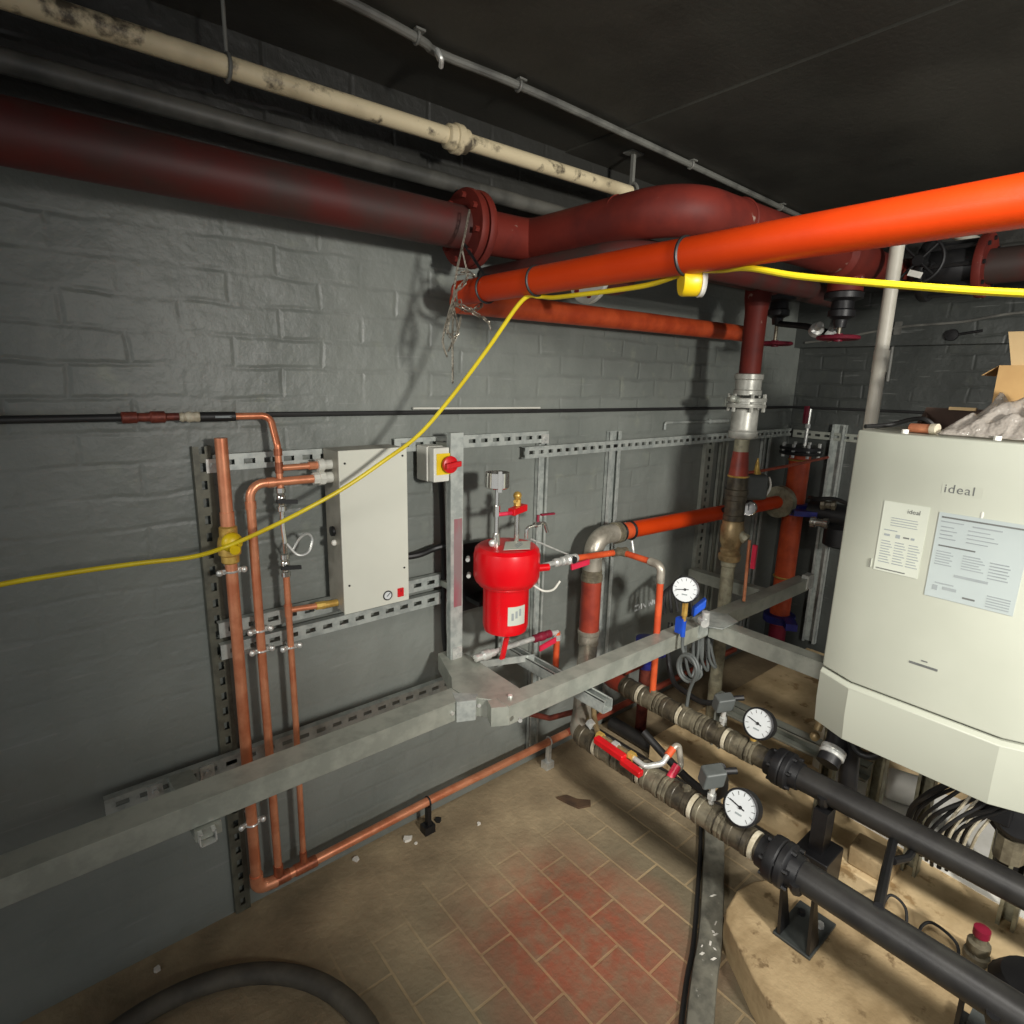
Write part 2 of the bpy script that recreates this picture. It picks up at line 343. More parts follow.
def wloc(o):
    l = V(o.location)
    while o.parent: o = o.parent; l += V(o.location)
    return l
def mesh_obj(name, mb, mat, parent=None, bevel=0.0, angle=35, origin=None):
    xs = [p[0] for p in mb.v]; ys = [p[1] for p in mb.v]; zs = [p[2] for p in mb.v]
    org = V(origin) if origin is not None else V(((min(xs) + max(xs)) / 2, (min(ys) + max(ys)) / 2, min(zs)))
    me = bpy.data.meshes.new(name)
    me.from_pydata([tuple(V(p) - org) for p in mb.v], [], mb.f)
    bm = bmesh.new(); bm.from_mesh(me); bmesh.ops.recalc_face_normals(bm, faces=bm.faces); bm.to_mesh(me); bm.free()
    me.materials.append(M[mat])
    me.shade_smooth(); me.set_sharp_from_angle(angle=math.radians(angle))
    o = bpy.data.objects.new(name, me); COL.objects.link(o)
    if parent is not None:
        o.parent = parent; o.location = org - wloc(parent)
    else: o.location = org
    if bevel:
        b = o.modifiers.new('bevel', 'BEVEL'); b.width = bevel; b.segments = 2; b.limit_method = 'ANGLE'; b.angle_limit = math.radians(40); b.harden_normals = True
    return o
def tag(o, label, cat, group=None):
    o['label'] = label; o['category'] = cat
    if group: o['group'] = group
    return o
def thing(name, label, cat, loc, group=None):
    o = bpy.data.objects.new(name, None); COL.objects.link(o); o.location = loc; o.empty_display_size = 0.05
    return tag(o, label, cat, group)
def solo(name, mb, mat, label, cat, group=None, bevel=0.0, angle=35):
    return tag(mesh_obj(name, mb, mat, None, bevel, angle), label, cat, group)
def part(name, mb, mat, parent, label=None, bevel=0.0, angle=35):
    o = mesh_obj(name, mb, mat, parent, bevel, angle)
    if label: o['label'] = label
    return o
def parts(name, mb, mat, parent, bevel=0.0, angle=35):
    # every separate piece of the builder becomes a part of its own
    rep = list(range(len(mb.v)))
    def find(i):
        while rep[i] != i: rep[i] = rep[rep[i]]; i = rep[i]
        return i
    for f in mb.f:
        a = find(f[0])
        for i in f[1:]: rep[find(i)] = a
    gr = {}
    for f in mb.f: gr.setdefault(find(f[0]), []).append(f)
    out = []
    for fs in gr.values():
        ids = sorted({i for f in fs for i in f}); mp = {i: k for k, i in enumerate(ids)}
        out.append(part(name, MB().add([mb.v[i] for i in ids], [tuple(mp[i] for i in f) for f in fs]), mat, parent, None, bevel, angle))
    return out
def struct(name, mb, mat, bevel=0.0):
    o = mesh_obj(name, mb, mat, None, bevel); o['kind'] = 'structure'; return o
def text_part(name, body, size, mat, parent, org, ux, uy, ext=0.0006, spacing=1.0):
    cu = bpy.data.curves.new(name, 'FONT'); cu.body = body; cu.size = size; cu.extrude = ext; cu.align_x = 'CENTER'; cu.align_y = 'CENTER'; cu.space_character = spacing
    t = bpy.data.objects.new('tmp', cu); COL.objects.link(t)
    dg = bpy.context.evaluated_depsgraph_get(); me0 = t.evaluated_get(dg).to_mesh()
    ux = V(ux).normalized(); uy = V(uy).normalized(); uz = ux.cross(uy)
    mb = MB(); mb.add([V(org) + ux * v.co.x + uy * v.co.y + uz * v.co.z for v in me0.vertices], [tuple(p.vertices) for p in me0.polygons])
    t.evaluated_get(dg).to_mesh_clear(); bpy.data.objects.remove(t); bpy.data.curves.remove(cu)
    return part(name, mb, mat, parent)

X_, Y_, Z_ = V((1, 0, 0)), V((0, 1, 0)), V((0, 0, 1))
def slotted(o, d, w, nrm, L, width=.041, depth=.021, pitch=.05, sl=.028, sw=.013, t=.0025):
    """channel with real slots through its outward web; o = start of the wall-side centre line"""
    o, d, w, nrm = V(o), V(d), V(w), V(nrm); mb = MB()
    face = o + nrm * (depth - t / 2)
    e = (width - sw) / 2
    for sgn in (-1, 1):
        mb.obox(face + d * L / 2 + w * sgn * (sw / 2 + e / 2), d, w, nrm, L / 2, e / 2, t / 2)
        mb.obox(o + d * L / 2 + w * sgn * (width / 2 - t / 2) + nrm * (depth - t) / 2, d, w, nrm, L / 2, t / 2, (depth - t) / 2)
    x = 0.0
    gap0 = (pitch - sl)
    while x < L:
        g = min(gap0, L - x)
        mb.obox(face + d * (x + g / 2), d, w, nrm, g / 2, sw / 2, t / 2)
        x += pitch
    return mb
def cchan(o, d, w, nrm, L, width=.041, depth=.041, lip=.009, t=.0025):
    """unistrut: web on the wall side, lipped mouth facing outward"""
    o, d, w, nrm = V(o), V(d), V(w), V(nrm); mb = MB(); c = o + d * L / 2
    mb.obox(c + nrm * t / 2, d, w, nrm, L / 2, width / 2, t / 2)
    for sgn in (-1, 1):
        mb.obox(c + w * sgn * (width / 2 - t / 2) + nrm * depth / 2, d, w, nrm, L / 2, t / 2, depth / 2)
        mb.obox(c + w * sgn * (width / 2 - lip / 2) + nrm * (depth - t / 2), d, w, nrm, L / 2, lip / 2, t / 2)
    return mb

# ------------------------------------------------------------------ setting
struct('floor', MB().box(-1.8, 3.5, -3.8, 0.1, -.1, 0), 'floor')
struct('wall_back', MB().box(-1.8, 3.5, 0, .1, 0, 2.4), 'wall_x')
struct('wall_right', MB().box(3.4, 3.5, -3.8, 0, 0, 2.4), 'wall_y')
cm = MB().box(-1.8, 1.530, -3.8, 0, 2.30, 2.42).box(1.537, 2.43, -3.8, 0, 2.296, 2.42).box(2.436, 3.4, -3.8, 0, 2.298, 2.42).box(1.53, 1.537, -3.8, 0, 2.36, 2.42).box(2.43, 2.436, -3.8, 0, 2.36, 2.42)
struct('ceiling', cm, 'ceiling')
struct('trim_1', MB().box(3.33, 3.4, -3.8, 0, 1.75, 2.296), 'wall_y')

# ------------------------------------------------------------------ pipes under the ceiling
t = thing('ceiling_pipe', 'flaking cream-painted pipe slung just under the black ceiling', 'pipe', (-.6, -.16, 2.12))
part('pipe', MB().tube([(-.6, -.16, 2.148), (.5, -.16, 2.156), (1.69, -.16, 2.172)], .021), 'cream_pipe', t)
part('coupling', MB().lathe([(.022, -.035), (.03, -.03), (.031, -.012), (.036, -.01), (.036, .01), (.031, .012), (.03, .03), (.022, .035)], (.985, -.16, 2.161), X_), 'cream_pipe', t)
part('end_bracket', MB().torus((1.70, -.16, 2.175), X_, .026, .006).box(1.694, 1.706, -.166, -.154, 2.2, 2.296).box(1.67, 1.73, -.18, -.14, 2.29, 2.2955).cyl((1.70, -.19, 2.175), (1.70, -.13, 2.175), .007), 'conduit', t)
for x in (-.2, .42):
    part('hanger', MB().torus((x, -.16, 2.151 + x * .007), X_, .024, .004).cyl((x, -.16, 2.175), (x, -.16, 2.3), .004), 'conduit', t)

t = thing('ceiling_conduit', 'thin grey conduit clipped flat along the black ceiling', 'conduit', (.1, -.3, 2.27))
pp = smooth_path([(-.5, -.33, 2.285), (.3, -.315, 2.286), (.613, -.307, 2.284), (.80, -.285, 2.283), (.869, -.266, 2.283), (1.138, -.271, 2.285), (1.663, -.256, 2.284), (2.3, -.228, 2.284), (2.747, -.21, 2.284), (3.32, -.195, 2.284)], 5)
part('tube', MB().tube(pp, .010, 10), 'conduit', t)
for x, y in ((.79, -.287), (1.10, -.272), (1.9, -.247), (2.6, -.215)):
    part('clip', MB().torus((x, y, 2.284), X_, .012, .004, 16, 6).box(x - .012, x + .012, y - .02, y + .02, 2.291, 2.2955), 'conduit', t)
part('junction_tail', MB().tube(smooth_path([(.87, -.266, 2.274), (.85, -.285, 2.262), (.835, -.30, 2.268), (.842, -.306, 2.252), (.85, -.292, 2.243)], 5), .006, 8), 'zinc', t, 'crumpled silver tail hanging from the conduit')

solo('wall_pipe', MB().tube([(-.7, -.125, 2.068), (1.55, -.125, 2.062)], .021), 'grey_pipe', 'dusty grey pipe running above the dark red main high on the brick wall', 'pipe')

# big dark red heating main: along the wall, out towards the room, then along again
t = thing('heating_main', 'large dark red heating main with a wide flange and two swept bends', 'pipe', (-.7, -.17, 1.88))
main = [(-.7, -.17, 1.94), (1.0, -.17, 1.945)]
part('wall_pipe', MB().tube([(-.7, -.17, 1.938), (.4, -.17, 1.942), (1.0, -.17, 1.945)], .055, 24), 'red_dusty', t)
run = fillet([(1.0, -.17, 1.945), (1.24, -.17, 1.95), (1.245, -.24, 1.95), (1.26, -.69, 1.953), (2.62, -.69, 1.965)], .12, 12)
part('swept_pipe', MB().tube(run, .058, 24), 'red_oxide', t)
fl = MB()
for x in (1.005, 1.033): fl.lathe([(.057, -.011), (.098, -.011), (.10, -.008), (.10, .008), (.098, .011), (.057, .011)], (x, -.17, 1.945), X_, 32)
part('flange', fl, 'red_oxide', t)
bl = MB()
for k in range(8):
    a = 2 * PI * k / 8 + .2
    c = V((1.0, -.17 + .08 * math.cos(a), 1.945 + .08 * math.sin(a)))
    bl.cyl(c - X_ * .018, c + X_ * .055, .008, n=6)
parts('flange_bolt', bl, 'red_oxide', t)
parts('weld', MB().torus((1.257, -.50, 1.953), (.03, -1, 0), .057, .004, 28, 6).torus((1.50, -.69, 1.957), X_, .057, .004, 28, 6), 'red_oxide', t)
part('tee_body', MB().lathe([(.058, -.12), (.074, -.10), (.076, 0), (.074, .10), (.058, .12)], (2.2, -.69, 1.963), X_).cyl((2.2, -.69, 1.96), (2.2, -.69, 1.86), .055), 'red_oxide', t)
part('side_pipe', MB().tube(fillet([(2.55, -.69, 1.965), (2.66, -.69, 1.966), (2.66, -1.75, 1.97)], .08), .058, 22), 'red_dusty', t)

def bolt_ring(c, axis, R, n, r, half, ph=0.0):
    d, u, w = frame(axis); mb = MB(); c = V(c)
    for k in range(n):
        a = 2 * PI * k / n + ph; p = c + (u * math.cos(a) + w * math.sin(a)) * R
        mb.cyl(p - d * half, p + d * half, r, n=6)
    return mb
# flange pair and butterfly wheel on the side pipe
t = thing('flanged_valve', 'black gate valve between two wide flanges high behind the white pole', 'valve', (2.66, -.87, 1.86))
part('body', MB().lathe([(.06, -.09), (.075, -.06), (.08, 0), (.075, .06), (.06, .09)], (2.66, -.87, 1.972), Y_), 'black_iron', t)
part('flange', MB().lathe([(.06, -.013), (.105, -.013), (.107, -.009), (.107, .009), (.105, .013), (.06, .013)], (2.66, -.955, 1.972), Y_, 32), 'red_oxide', t, 'red flange')
part('flange', MB().lathe([(.06, -.013), (.105, -.013), (.107, -.009), (.107, .009), (.105, .013), (.06, .013)], (2.66, -.785, 1.972), Y_, 32), 'black_iron', t, 'black flange')
parts('flange_bolt', bolt_ring((2.66, -.87, 1.972), Y_, .088, 8, .008, .105), 'black_iron', t)
part('stem', MB().cyl((2.66, -.83, 1.975), (2.50, -.80, 1.985), .012), 'black_iron', t)
hw = MB().torus((2.50, -.80, 1.985), X_, .075, .006, 32, 8)
hub = MB().cyl((2.49, -.80, 1.985), (2.52, -.80, 1.985), .018)
sp = MB()
for k in range(4):
    a = PI / 4 + k * PI / 2
    sp.cyl((2.50, -.80, 1.985), (2.50, -.80 + .075 * math.cos(a), 1.985 + .075 * math.sin(a)), .005, n=8)
hwp = part('handwheel', hw, 'black_iron', t); part('spokes', sp, 'black_iron', hwp); part('hub', hub, 'black_iron', hwp)
part('tag', MB().obox((2.485, -.80, 1.94), X_, V((0, 1, .35)), V((0, -.35, 1)), .002, .022, .010), 'white_sheet', t, 'white tag hanging on the wheel')

# lower red pipe behind: blanked with a white drilled flange, feeds the riser
t = thing('branch_main', 'dull red branch pipe ending in a round white drilled flange', 'pipe', (1.29, -.365, 1.78))
part('pipe', MB().tube(fillet([(1.31, -.365, 1.835), (1.43, -.365, 1.838), (1.50, -.365, 1.93), (2.9, -.365, 1.935)], .06), .042, 20), 'red_dusty', t)
part('blank_flange', MB().lathe([(.022, -.008), (.071, -.008), (.073, -.005), (.073, .005), (.071, .008), (.022, .008)], (1.30, -.365, 1.835), X_, 32), 'light_grey', t, 'round white flange')
parts('bolt_hole', bolt_ring((1.291, -.365, 1.835), X_, .052, 6, .009, .0025, .3), 'dark_pink', t)
part('centre_plug', MB().cyl((1.285, -.365, 1.835), (1.31, -.365, 1.835), .018), 'dark_brown', t)

solo('tucked_pipe', MB().tube(fillet([(1.20, -.02, 1.858), (1.20, -.60, 1.858), (2.15, -.60, 1.872)], .10), .032, 18), 'red_dusty', 'dull red pipe tucked directly under the swept bends of the large main', 'pipe')
solo('wall_return_pipe', MB().tube([(1.03, -.095, 1.765), (1.9, -.095, 1.772), (2.62, -.095, 1.776)], .035, 20), 'orange_dull', 'faded red pipe fixed low along the brick wall behind the bright orange pipe', 'pipe')

t = thing('orange_pipe', 'long bright orange pipe crossing overhead from the wall towards the boiler', 'pipe', (.985, -.19, 1.74))
part('pipe', MB().tube([(.985, -.19, 1.775), (.985, -1.0, 1.777), (.985, -2.6, 1.781)], .032, 28), 'orange', t)
part('end_ring', MB().lathe([(.026, -.004), (.033, -.003), (.033, .004), (.026, .004)], (.985, -.186, 1.775), Y_), 'rust_red', t)
part('tie_band', MB().torus((.985, -.495, 1.775), Y_, .0325, .0035, 28, 6), 'black_rubber', t)
part('tie_band', MB().torus((.985, -.905, 1.777), Y_, .0325, .0035, 28, 6), 'black_rubber', t)
part('hanger_clip', MB().torus((.985, -2.3, 1.78), Y_, .035, .005).cyl((.985, -2.3, 1.81), (.985, -2.3, 2.30), .005).torus((.985, -.30, 1.775), Y_, .0345, .003, 28, 6).cyl((.985, -.30, 1.80), (.985, -.165, 1.93), .004), 'black_iron', t)

t = thing('cable_reel', 'small round yellow roll with a white rim tucked under the orange pipe', 'roll', (1.03, -.90, 1.70))
ax = V((.78, -.62, .05)); rc = (1.012, -.905, 1.736)
part('core', MB().lathe([(.025, -.022), (.027, -.018), (.027, .010), (.025, .013)], rc, ax), 'yellow', t)
part('rim', MB().lathe([(.026, .010), (.029, .011), (.029, .019), (.025, .021)], rc, ax), 'white_sheet', t)

# chain of welded links, knotted round the pipe end
ch = MB()
def link(c, d, u, L=.020, R=.0062, r=.0015):
    d = V(d).normalized(); u = (V(u) - d * V(u).dot(d)).normalized(); pts = []
    for k in range(12):
        a = 2 * PI * k / 12
        pts.append(V(c) + d * (math.cos(a) * R + (L / 2 - R / 2) * (1 if math.cos(a) > 0 else -1)) + u * math.sin(a) * R)
    ch.tube(pts, r, 6, closed=True)
def chain(pts, step=.0165):
    pp = smooth_path(pts, 12); acc = 0; k = 0; last = pp[0]
    for p, q in zip(pp, pp[1:]):
        acc += (q - p).length
        if acc >= step:
            d = q - last; u = X_.lerp(Y_, .5) if k % 2 else V((1, -1, .3)).cross(d)
            link((last + q) / 2, d, u, d.length + .008); k += 1; acc = 0; last = q
chain([(.945, -.275, 1.955), (.930, -.27, 1.88), (.912, -.265, 1.80), (.905, -.262, 1.70), (.905, -.262, 1.54)])
chain([(.93, -.27, 1.86), (.94, -.275, 1.80), (.905, -.275, 1.76), (.885, -.27, 1.70), (.872, -.265, 1.64), (.885, -.265, 1.60)])
chain([(.945, -.23, 1.818), (.985, -.225, 1.822), (1.03, -.225, 1.79), (1.025, -.225, 1.745), (.985, -.225, 1.728), (.94, -.235, 1.735), (.925, -.25, 1.77)])
chain([(.94, -.26, 1.73), (.98, -.26, 1.715), (1.02, -.26, 1.70), (1.03, -.26, 1.68)])
chain([(.925, -.265, 1.74), (.895, -.275, 1.72), (.88, -.275, 1.66), (.905, -.28, 1.66), (.92, -.28, 1.71)])
chain([(.915, -.25, 1.73), (.925, -.255, 1.67), (.895, -.26, 1.62)])
solo('hanging_chain', ch, 'chain', 'tangled steel chain hanging over the end of the orange pipe', 'chain')

# gate valves with crimson handwheels below the mains
for (x, y, z, lab) in ((2.40, -.365, 1.84, 'black gate valve with crimson handwheel, directly beside the red riser top'),
                       (2.20, -.69, 1.90, 'black gate valve with crimson handwheel, the one nearer the white pole')):
    t = thing('gate_valve', lab, 'valve', (x, y, 1.70), 'gate valves under the red mains')
    part('body', MB().lathe([(.045, 0), (.06, -.004), (.06, -.022), (.034, -.03), (.036, -.055), (.042, -.06), (.042, -.08), (.022, -.09), (.018, -.115)], (x, y, z + .06 if z < 1.9 else z - .04), Z_), 'black_iron', t)
    part('stem', MB().cyl((x, y, 1.80), (x, y, 1.70), .007, n=10), 'fitting', t)
    w = part('handwheel', MB().torus((x, y, 1.712), Z_, .062, .007, 28, 8), 'dark_pink', t)
    s = MB().cyl((x, y, 1.70), (x, y, 1.725), .014, n=12)
    for k in range(4): s.cyl((x, y, 1.712), (x + .06 * math.cos(k * PI / 2 + .4), y + .06 * math.sin(k * PI / 2 + .4), 1.712), .005, n=8)
    part('spokes', s, 'dark_pink', w)
t = thing('pressure_switch', 'small silver and black fitting between the two black gate valves', 'fitting', (2.33, -.55, 1.72))
part('body', MB().lathe([(.02, 0), (.024, .004), (.024, .03), (.014, .036), (.012, .06)], (2.33, -.55, 1.745), V((-.6, -.5, .3))), 'zinc', t)
part('cap', MB().lathe([(.018, 0), (.02, .004), (.02, .026), (.008, .03)], (2.335, -.60, 1.725), V((-.6, -.5, .2))), 'zinc', t)
part('link_pipe', MB().tube(fillet([(2.4, -.365, 1.79), (2.36, -.50, 1.77), (2.345, -.60, 1.74), (2.22, -.67, 1.80)], .03), .012, 10), 'black_iron', t)

# yellow cable: across the wall, tied to the orange pipe, off to the right
L1 = [(-.33, -.17, 1.12), (-.08, -.17, 1.144), (.05, -.172, 1.148), (.16, -.16, 1.143), (.272, -.15, 1.136), (.353, -.125, 1.142), (.43, -.16, 1.178), (.515, -.185, 1.219), (.62, -.20, 1.27), (.72, -.22, 1.333), (.80, -.26, 1.40), (.87, -.31, 1.50), (.93, -.38, 1.62), (.975, -.455, 1.733), (1.0, -.49, 1.742)]
L2 = [(1.0, -.49, 1.742), (1.005, -.53, 1.737), (1.0, -.62, 1.735), (1.0, -.72, 1.735), (1.0, -.82, 1.738), (1.005, -.90, 1.752), (1.005, -.97, 1.748), (.99, -1.03, 1.742), (.985, -1.124, 1.718), (.982, -1.268, 1.691), (.98, -1.407, 1.668), (.975, -1.6, 1.645), (.97, -2.0, 1.63), (1.0, -2.7, 1.65), (1.2, -3.7, 1.75)]
solo('extension_cable', MB().tube(smooth_path(L1[:-1] + L2, 8), .0052, 10), 'yellow_cable', 'yellow cable sagging across the wall and looped over the orange pipe', 'cable')

# cable and pipe along the wall at shoulder height
solo('wall_cable', MB().tube([(.50, -.010, 1.443), (1.6, -.010, 1.437), (2.68, -.010, 1.433), (3.385, -.010, 1.43)], .007, 10).tube([(3.388, -.012, 1.43), (3.388, -.6, 1.436), (3.388, -1.5, 1.44)], .007, 10), 'dark_wall_pipe', 'thin black cable clipped straight along the wall and round the corner', 'cable')
solo('wall_cable_sleeve', MB().tube([(.93, -.012, 1.4535), (1.2, -.012, 1.451), (1.45, -.012, 1.449)], .0035, 10), 'light_grey', 'pale length of cable lying on the black wall cable above the isolator', 'cable')
solo('wall_cable_stub', MB().tube(fillet([(2.2, -.012, 1.345), (2.2, -.012, 1.375), (2.66, -.012, 1.37)], .01), .006, 8).cyl((2.55, -.014, 1.372), (2.7, -.014, 1.371), .011), 'galv', 'short grey conduit with an end fitting left of the red riser', 'conduit')
t = thing('end_wall_conduit', 'thin grey conduit run looping along the dark end wall behind the white pole', 'conduit', (3.32, -.2, 1.78))
part('run', MB().tube(smooth_path([(3.322, -.06, 1.775), (3.322, -.205, 1.789), (3.322, -.40, 1.82), (3.322, -.55, 1.838), (3.322, -.75, 1.846), (3.322, -.95, 1.873), (3.322, -1.3, 1.87)], 5), .006, 8), 'conduit', t)
part('drop', MB().tube([(3.385, -.463, 1.748), (3.385, -.465, 1.58)], .009, 10), 'conduit', t)
part('clip', MB().box(3.318, 3.33, -.51, -.48, 1.80, 1.86), 'conduit', t)
solo('wall_socket', MB().lathe([(.022, 0), (.026, .004), (.024, .018), (.008, .02)], (3.329, -.72, 1.79), -X_).cyl((3.325, -.73, 1.79), (3.325, -.83, 1.805), .006), 'black_iron', 'small black fitting on the end wall above the boiler', 'fitting')

# white pole
t = thing('waste_pipe', 'upright off-white plastic pipe standing behind the boiler', 'pipe', (2.25, -.82, 0))
part('pipe', MB().tube([(2.25, -.82, .0), (2.25, -.818, 1.0), (2.25, -.812, 2.06)], .021, 20), 'white_pole', t)
part('coupling', MB().cyl((2.25, -.816, 1.60), (2.25, -.8155, 1.67), .0235), 'white_pole', t)
part('cap_elbow', MB().tube(fillet([(2.25, -.812, 2.03), (2.25, -.812, 2.12), (3.35, -.812, 2.13)], .04), .023, 18), 'white_pole', t)

# ------------------------------------------------------------------ strut channels on the wall
nY = -Y_
G = 'strut channels on the brick wall'
def rail(mb, lab, mat='galv', bolts=()):
    z0 = min(p[2] for p in mb.v); x0 = min(p[0] for p in mb.v); y0 = max(p[1] for p in mb.v)
    t = thing('strut_channel', lab, 'strut', (x0, y0, z0), G)
    part('channel', mb, mat, t)
    ym = min(p[1] for p in mb.v)
    for (x, z) in bolts:
        b = MB().obox((x, ym - .0025, z), X_, Z_, Y_, .017, .017, .0025).cyl((x, ym - .004, z), (x, ym - .013, z), .008, n=6)
        part('bolt', b, 'zinc', t)
    return t
rail(slotted((.337, 0, .01), Z_, X_, nY, 1.36, sl=.022, pitch=.044), 'upright slotted strut at the left behind the thick copper pipe', 'strut_shaded', [(.36, 1.322)])
rail(slotted((.36, 0, 1.328), X_, Z_, nY, .285), 'short level strut between the thick copper pipe and the white control box')
rail(slotted((.86, 0, 1.345), X_, Z_, nY, .63), 'level strut behind the red rotary isolator', 'galv', [(1.47, 1.338)])
rail(slotted((1.36, -.0215, 1.295), X_, Z_, nY, 1.97, pitch=.045, sl=.026), 'long level perforated strut running right towards the corner')
rail(slotted((.335, -.0215, .898), X_, Z_, nY, .715), 'upper of two level struts just below the white control box', 'galv')
rail(slotted((.335, -.0215, .837), X_, Z_, nY, .715), 'lower of two level struts just below the white control box', 'galv')
rail(slotted((.05, -.0215, .515), X_, Z_, nY, 1.02), 'low level strut above the grey trunking', 'galv', [(.155, .515), (.275, .515)])
rail(cchan((1.47, 0, .05), Z_, X_, nY, 1.27, width=.05, depth=.02), 'upright strut directly right of the red vessel')
rail(cchan((1.865, 0, .10), Z_, X_, nY, 1.25, width=.075, depth=.02, lip=.02), 'upright strut right of the steel elbow on the orange pipe')
rail(slotted((2.565, 0, .12), Z_, X_, nY, 1.18, width=.07, depth=.02, sl=.02, pitch=.04, sw=.02), 'dark upright slotted strut left of the riser', 'galv_dark')
rail(cchan((2.70, 0, .12), Z_, X_, nY, 1.18, width=.06, depth=.02), 'upright strut directly behind the riser', 'galv_dark')
rail(cchan((3.12, 0, .10), Z_, X_, nY, 1.21, width=.08, depth=.02, lip=.025), 'upright strut behind the far orange standpipe')
t = thing('strut_channel', 'upright strut on the dark end wall nearest the boiler', 'strut', (3.4, -.275, .1), G)
part('channel', cchan((3.4, -.275, .1), Z_, Y_, -X_, 1.25, width=.07, depth=.03, lip=.014), 'galv', t)
t = thing('strut_channel', 'level strut on the dark end wall', 'strut', (3.4, -.9, 1.29), G)
part('channel', slotted((3.4, -.03, 1.285), -Y_, Z_, -X_, .9), 'galv_dark', t)

# ------------------------------------------------------------------ steel trunking
t = thing('wall_trunking', 'long galvanised trunking beam along the wall at knee height', 'trunking', (-1.7, -.31, .59))
part('duct', MB().box(-1.75, .895, -.343, -.277, .59, .65), 'galv_dark', t, bevel=.002)
part('lid', MB().box(-1.75, .893, -.3455, -.2745, .648, .652), 'galv_dark', t)
parts('end_bolt', MB().cyl((.85, -.343, .62), (.85, -.349, .62), .006, n=8).cyl((.875, -.343, .62), (.875, -.349, .62), .006, n=8), 'zinc', t)
t = thing('upright_trunking', 'upright steel trunking post right of the isolator with a faint red smear', 'trunking', (1.015, -.09, .63))
part('duct', MB().box(.994, 1.036, -.122, -.098, .60, 1.386), 'galv', t, bevel=.002)
part('lid', MB().box(.992, 1.038, -.1245, -.119, .64, 1.386), 'galv', t)
sm = MB().box(1.004, 1.034, -.1250, -.1243, .83, 1.12)
m, nt, b = node_mat('rubbed_red_paint')
sx = N(nt, 'ShaderNodeTexNoise', Scale=14.0, Detail=4.0); mp = N(nt, 'ShaderNodeMapping'); nt.links.new(pos(nt), mp.inputs[0]); mp.inputs['Scale'].default_value = (2.5, 1, .35); nt.links.new(mp.outputs[0], sx.inputs['Vector'])
nt.links.new(mix(nt, ramp(nt, sx.outputs['Fac'], .42, .66).outputs[0], rgb(150, 132, 132), rgb(164, 98, 106)), b.inputs['Base Color']); b.inputs['Roughness'].default_value = .45; b.inputs['Metallic'].default_value = .4
M['smear'] = m
part('smear', sm, 'smear', t, 'faint red paint smear')
parts('standoff', MB().box(1.005, 1.025, -.10, -.0215, .88, .90).box(1.005, 1.025, -.10, -.0215, 1.33, 1.35), 'galv_dark', t)
part('foot_plate', MB().box(.998, 1.034, -.130, -.124, .64, .69).cyl((1.015, -.128, .665), (1.015, -.134, .665), .006, n=8), 'zinc', t)

t = thing('trunking_bend', 'angled galvanised trunking fitting joining the wall beam to the second beam', 'trunking', (.95, -.33, .59))
poly = [(.985, -.06), (1.045, -.06), (1.06, -.13), (1.055, -.40), (1.0, -.45), (.955, -.405), (.905, -.345), (.895, -.277), (.93, -.22)]
part('body', MB().prism(poly, .592, .6515), 'galv_dark', t, bevel=.002)
part('gusset', MB().prism([(.88, -.30), (.935, -.352), (.91, -.375), (.86, -.352)], .59, .6535), 'galv', t)
bb = MB()
for x, y in ((.93, -.36), (.955, -.395), (.975, -.49)): bb.cyl((x, y - .004, .628), (x - .006, y - .012, .628), .006, n=8)
bb.cyl((1.0, -.42, .652), (1.0, -.42, .658), .007, n=8)
parts('bolt', bb, 'zinc', t)

t = thing('room_trunking', 'galvanised trunking beam crossing in front of the pipes towards the far corner', 'trunking', (.96, -.43, .59))
part('duct', MB().box(.965, 2.83, -.455, -.402, .59, .65), 'galv_dark', t, bevel=.002)
part('lid', MB().box(.965, 2.825, -.4575, -.3995, .648, .652), 'galv_dark', t)
part('tee_plate', MB().prism([(1.90, -.46), (1.94, -.53), (2.05, -.53), (2.09, -.46), (2.05, -.40), (1.94, -.40)], .651, .6545).box(1.90, 1.96, -.4605, -.455, .60, .652), 'galv', t)
part('mitred_end', MB().prism([(.967, -.4558), (.922, -.432), (.938, -.395), (.967, -.402)], .592, .6512), 'galv_dark', t)
part('end_cap', MB().box(2.80, 2.86, -.462, -.43, .60, .668), 'zinc', t)
t = thing('branch_trunking', 'short trunking beam branching towards the side of the boiler', 'trunking', (1.995, -.7, .59))
part('duct', MB().box(1.965, 2.02, -.925, -.458, .588, .65), 'galv_dark', t, bevel=.002)
part('lid', MB().box(1.9625, 2.0225, -.925, -.535, .648, .652), 'galv_dark', t)
t = thing('stub_trunking', 'short trunking arm behind the riser joining the second beam to the wall struts', 'trunking', (2.50, -.2, .59))
part('duct', MB().box(2.475, 2.525, -.40, -.022, .595, .65), 'galv_dark', t, bevel=.002)
solo('lower_rail', cchan((2.06, -.50, .30), -Y_, Z_, -X_, .55, width=.055, depth=.045), 'galv_dark', 'lower dark rail under the short branching trunking beside the boiler', 'strut')
part('leg', cchan((2.075, -.50, 0), Z_, Y_, -X_, .33, width=.04, depth=.04), 'galv_dark', COL.objects['lower_rail'])

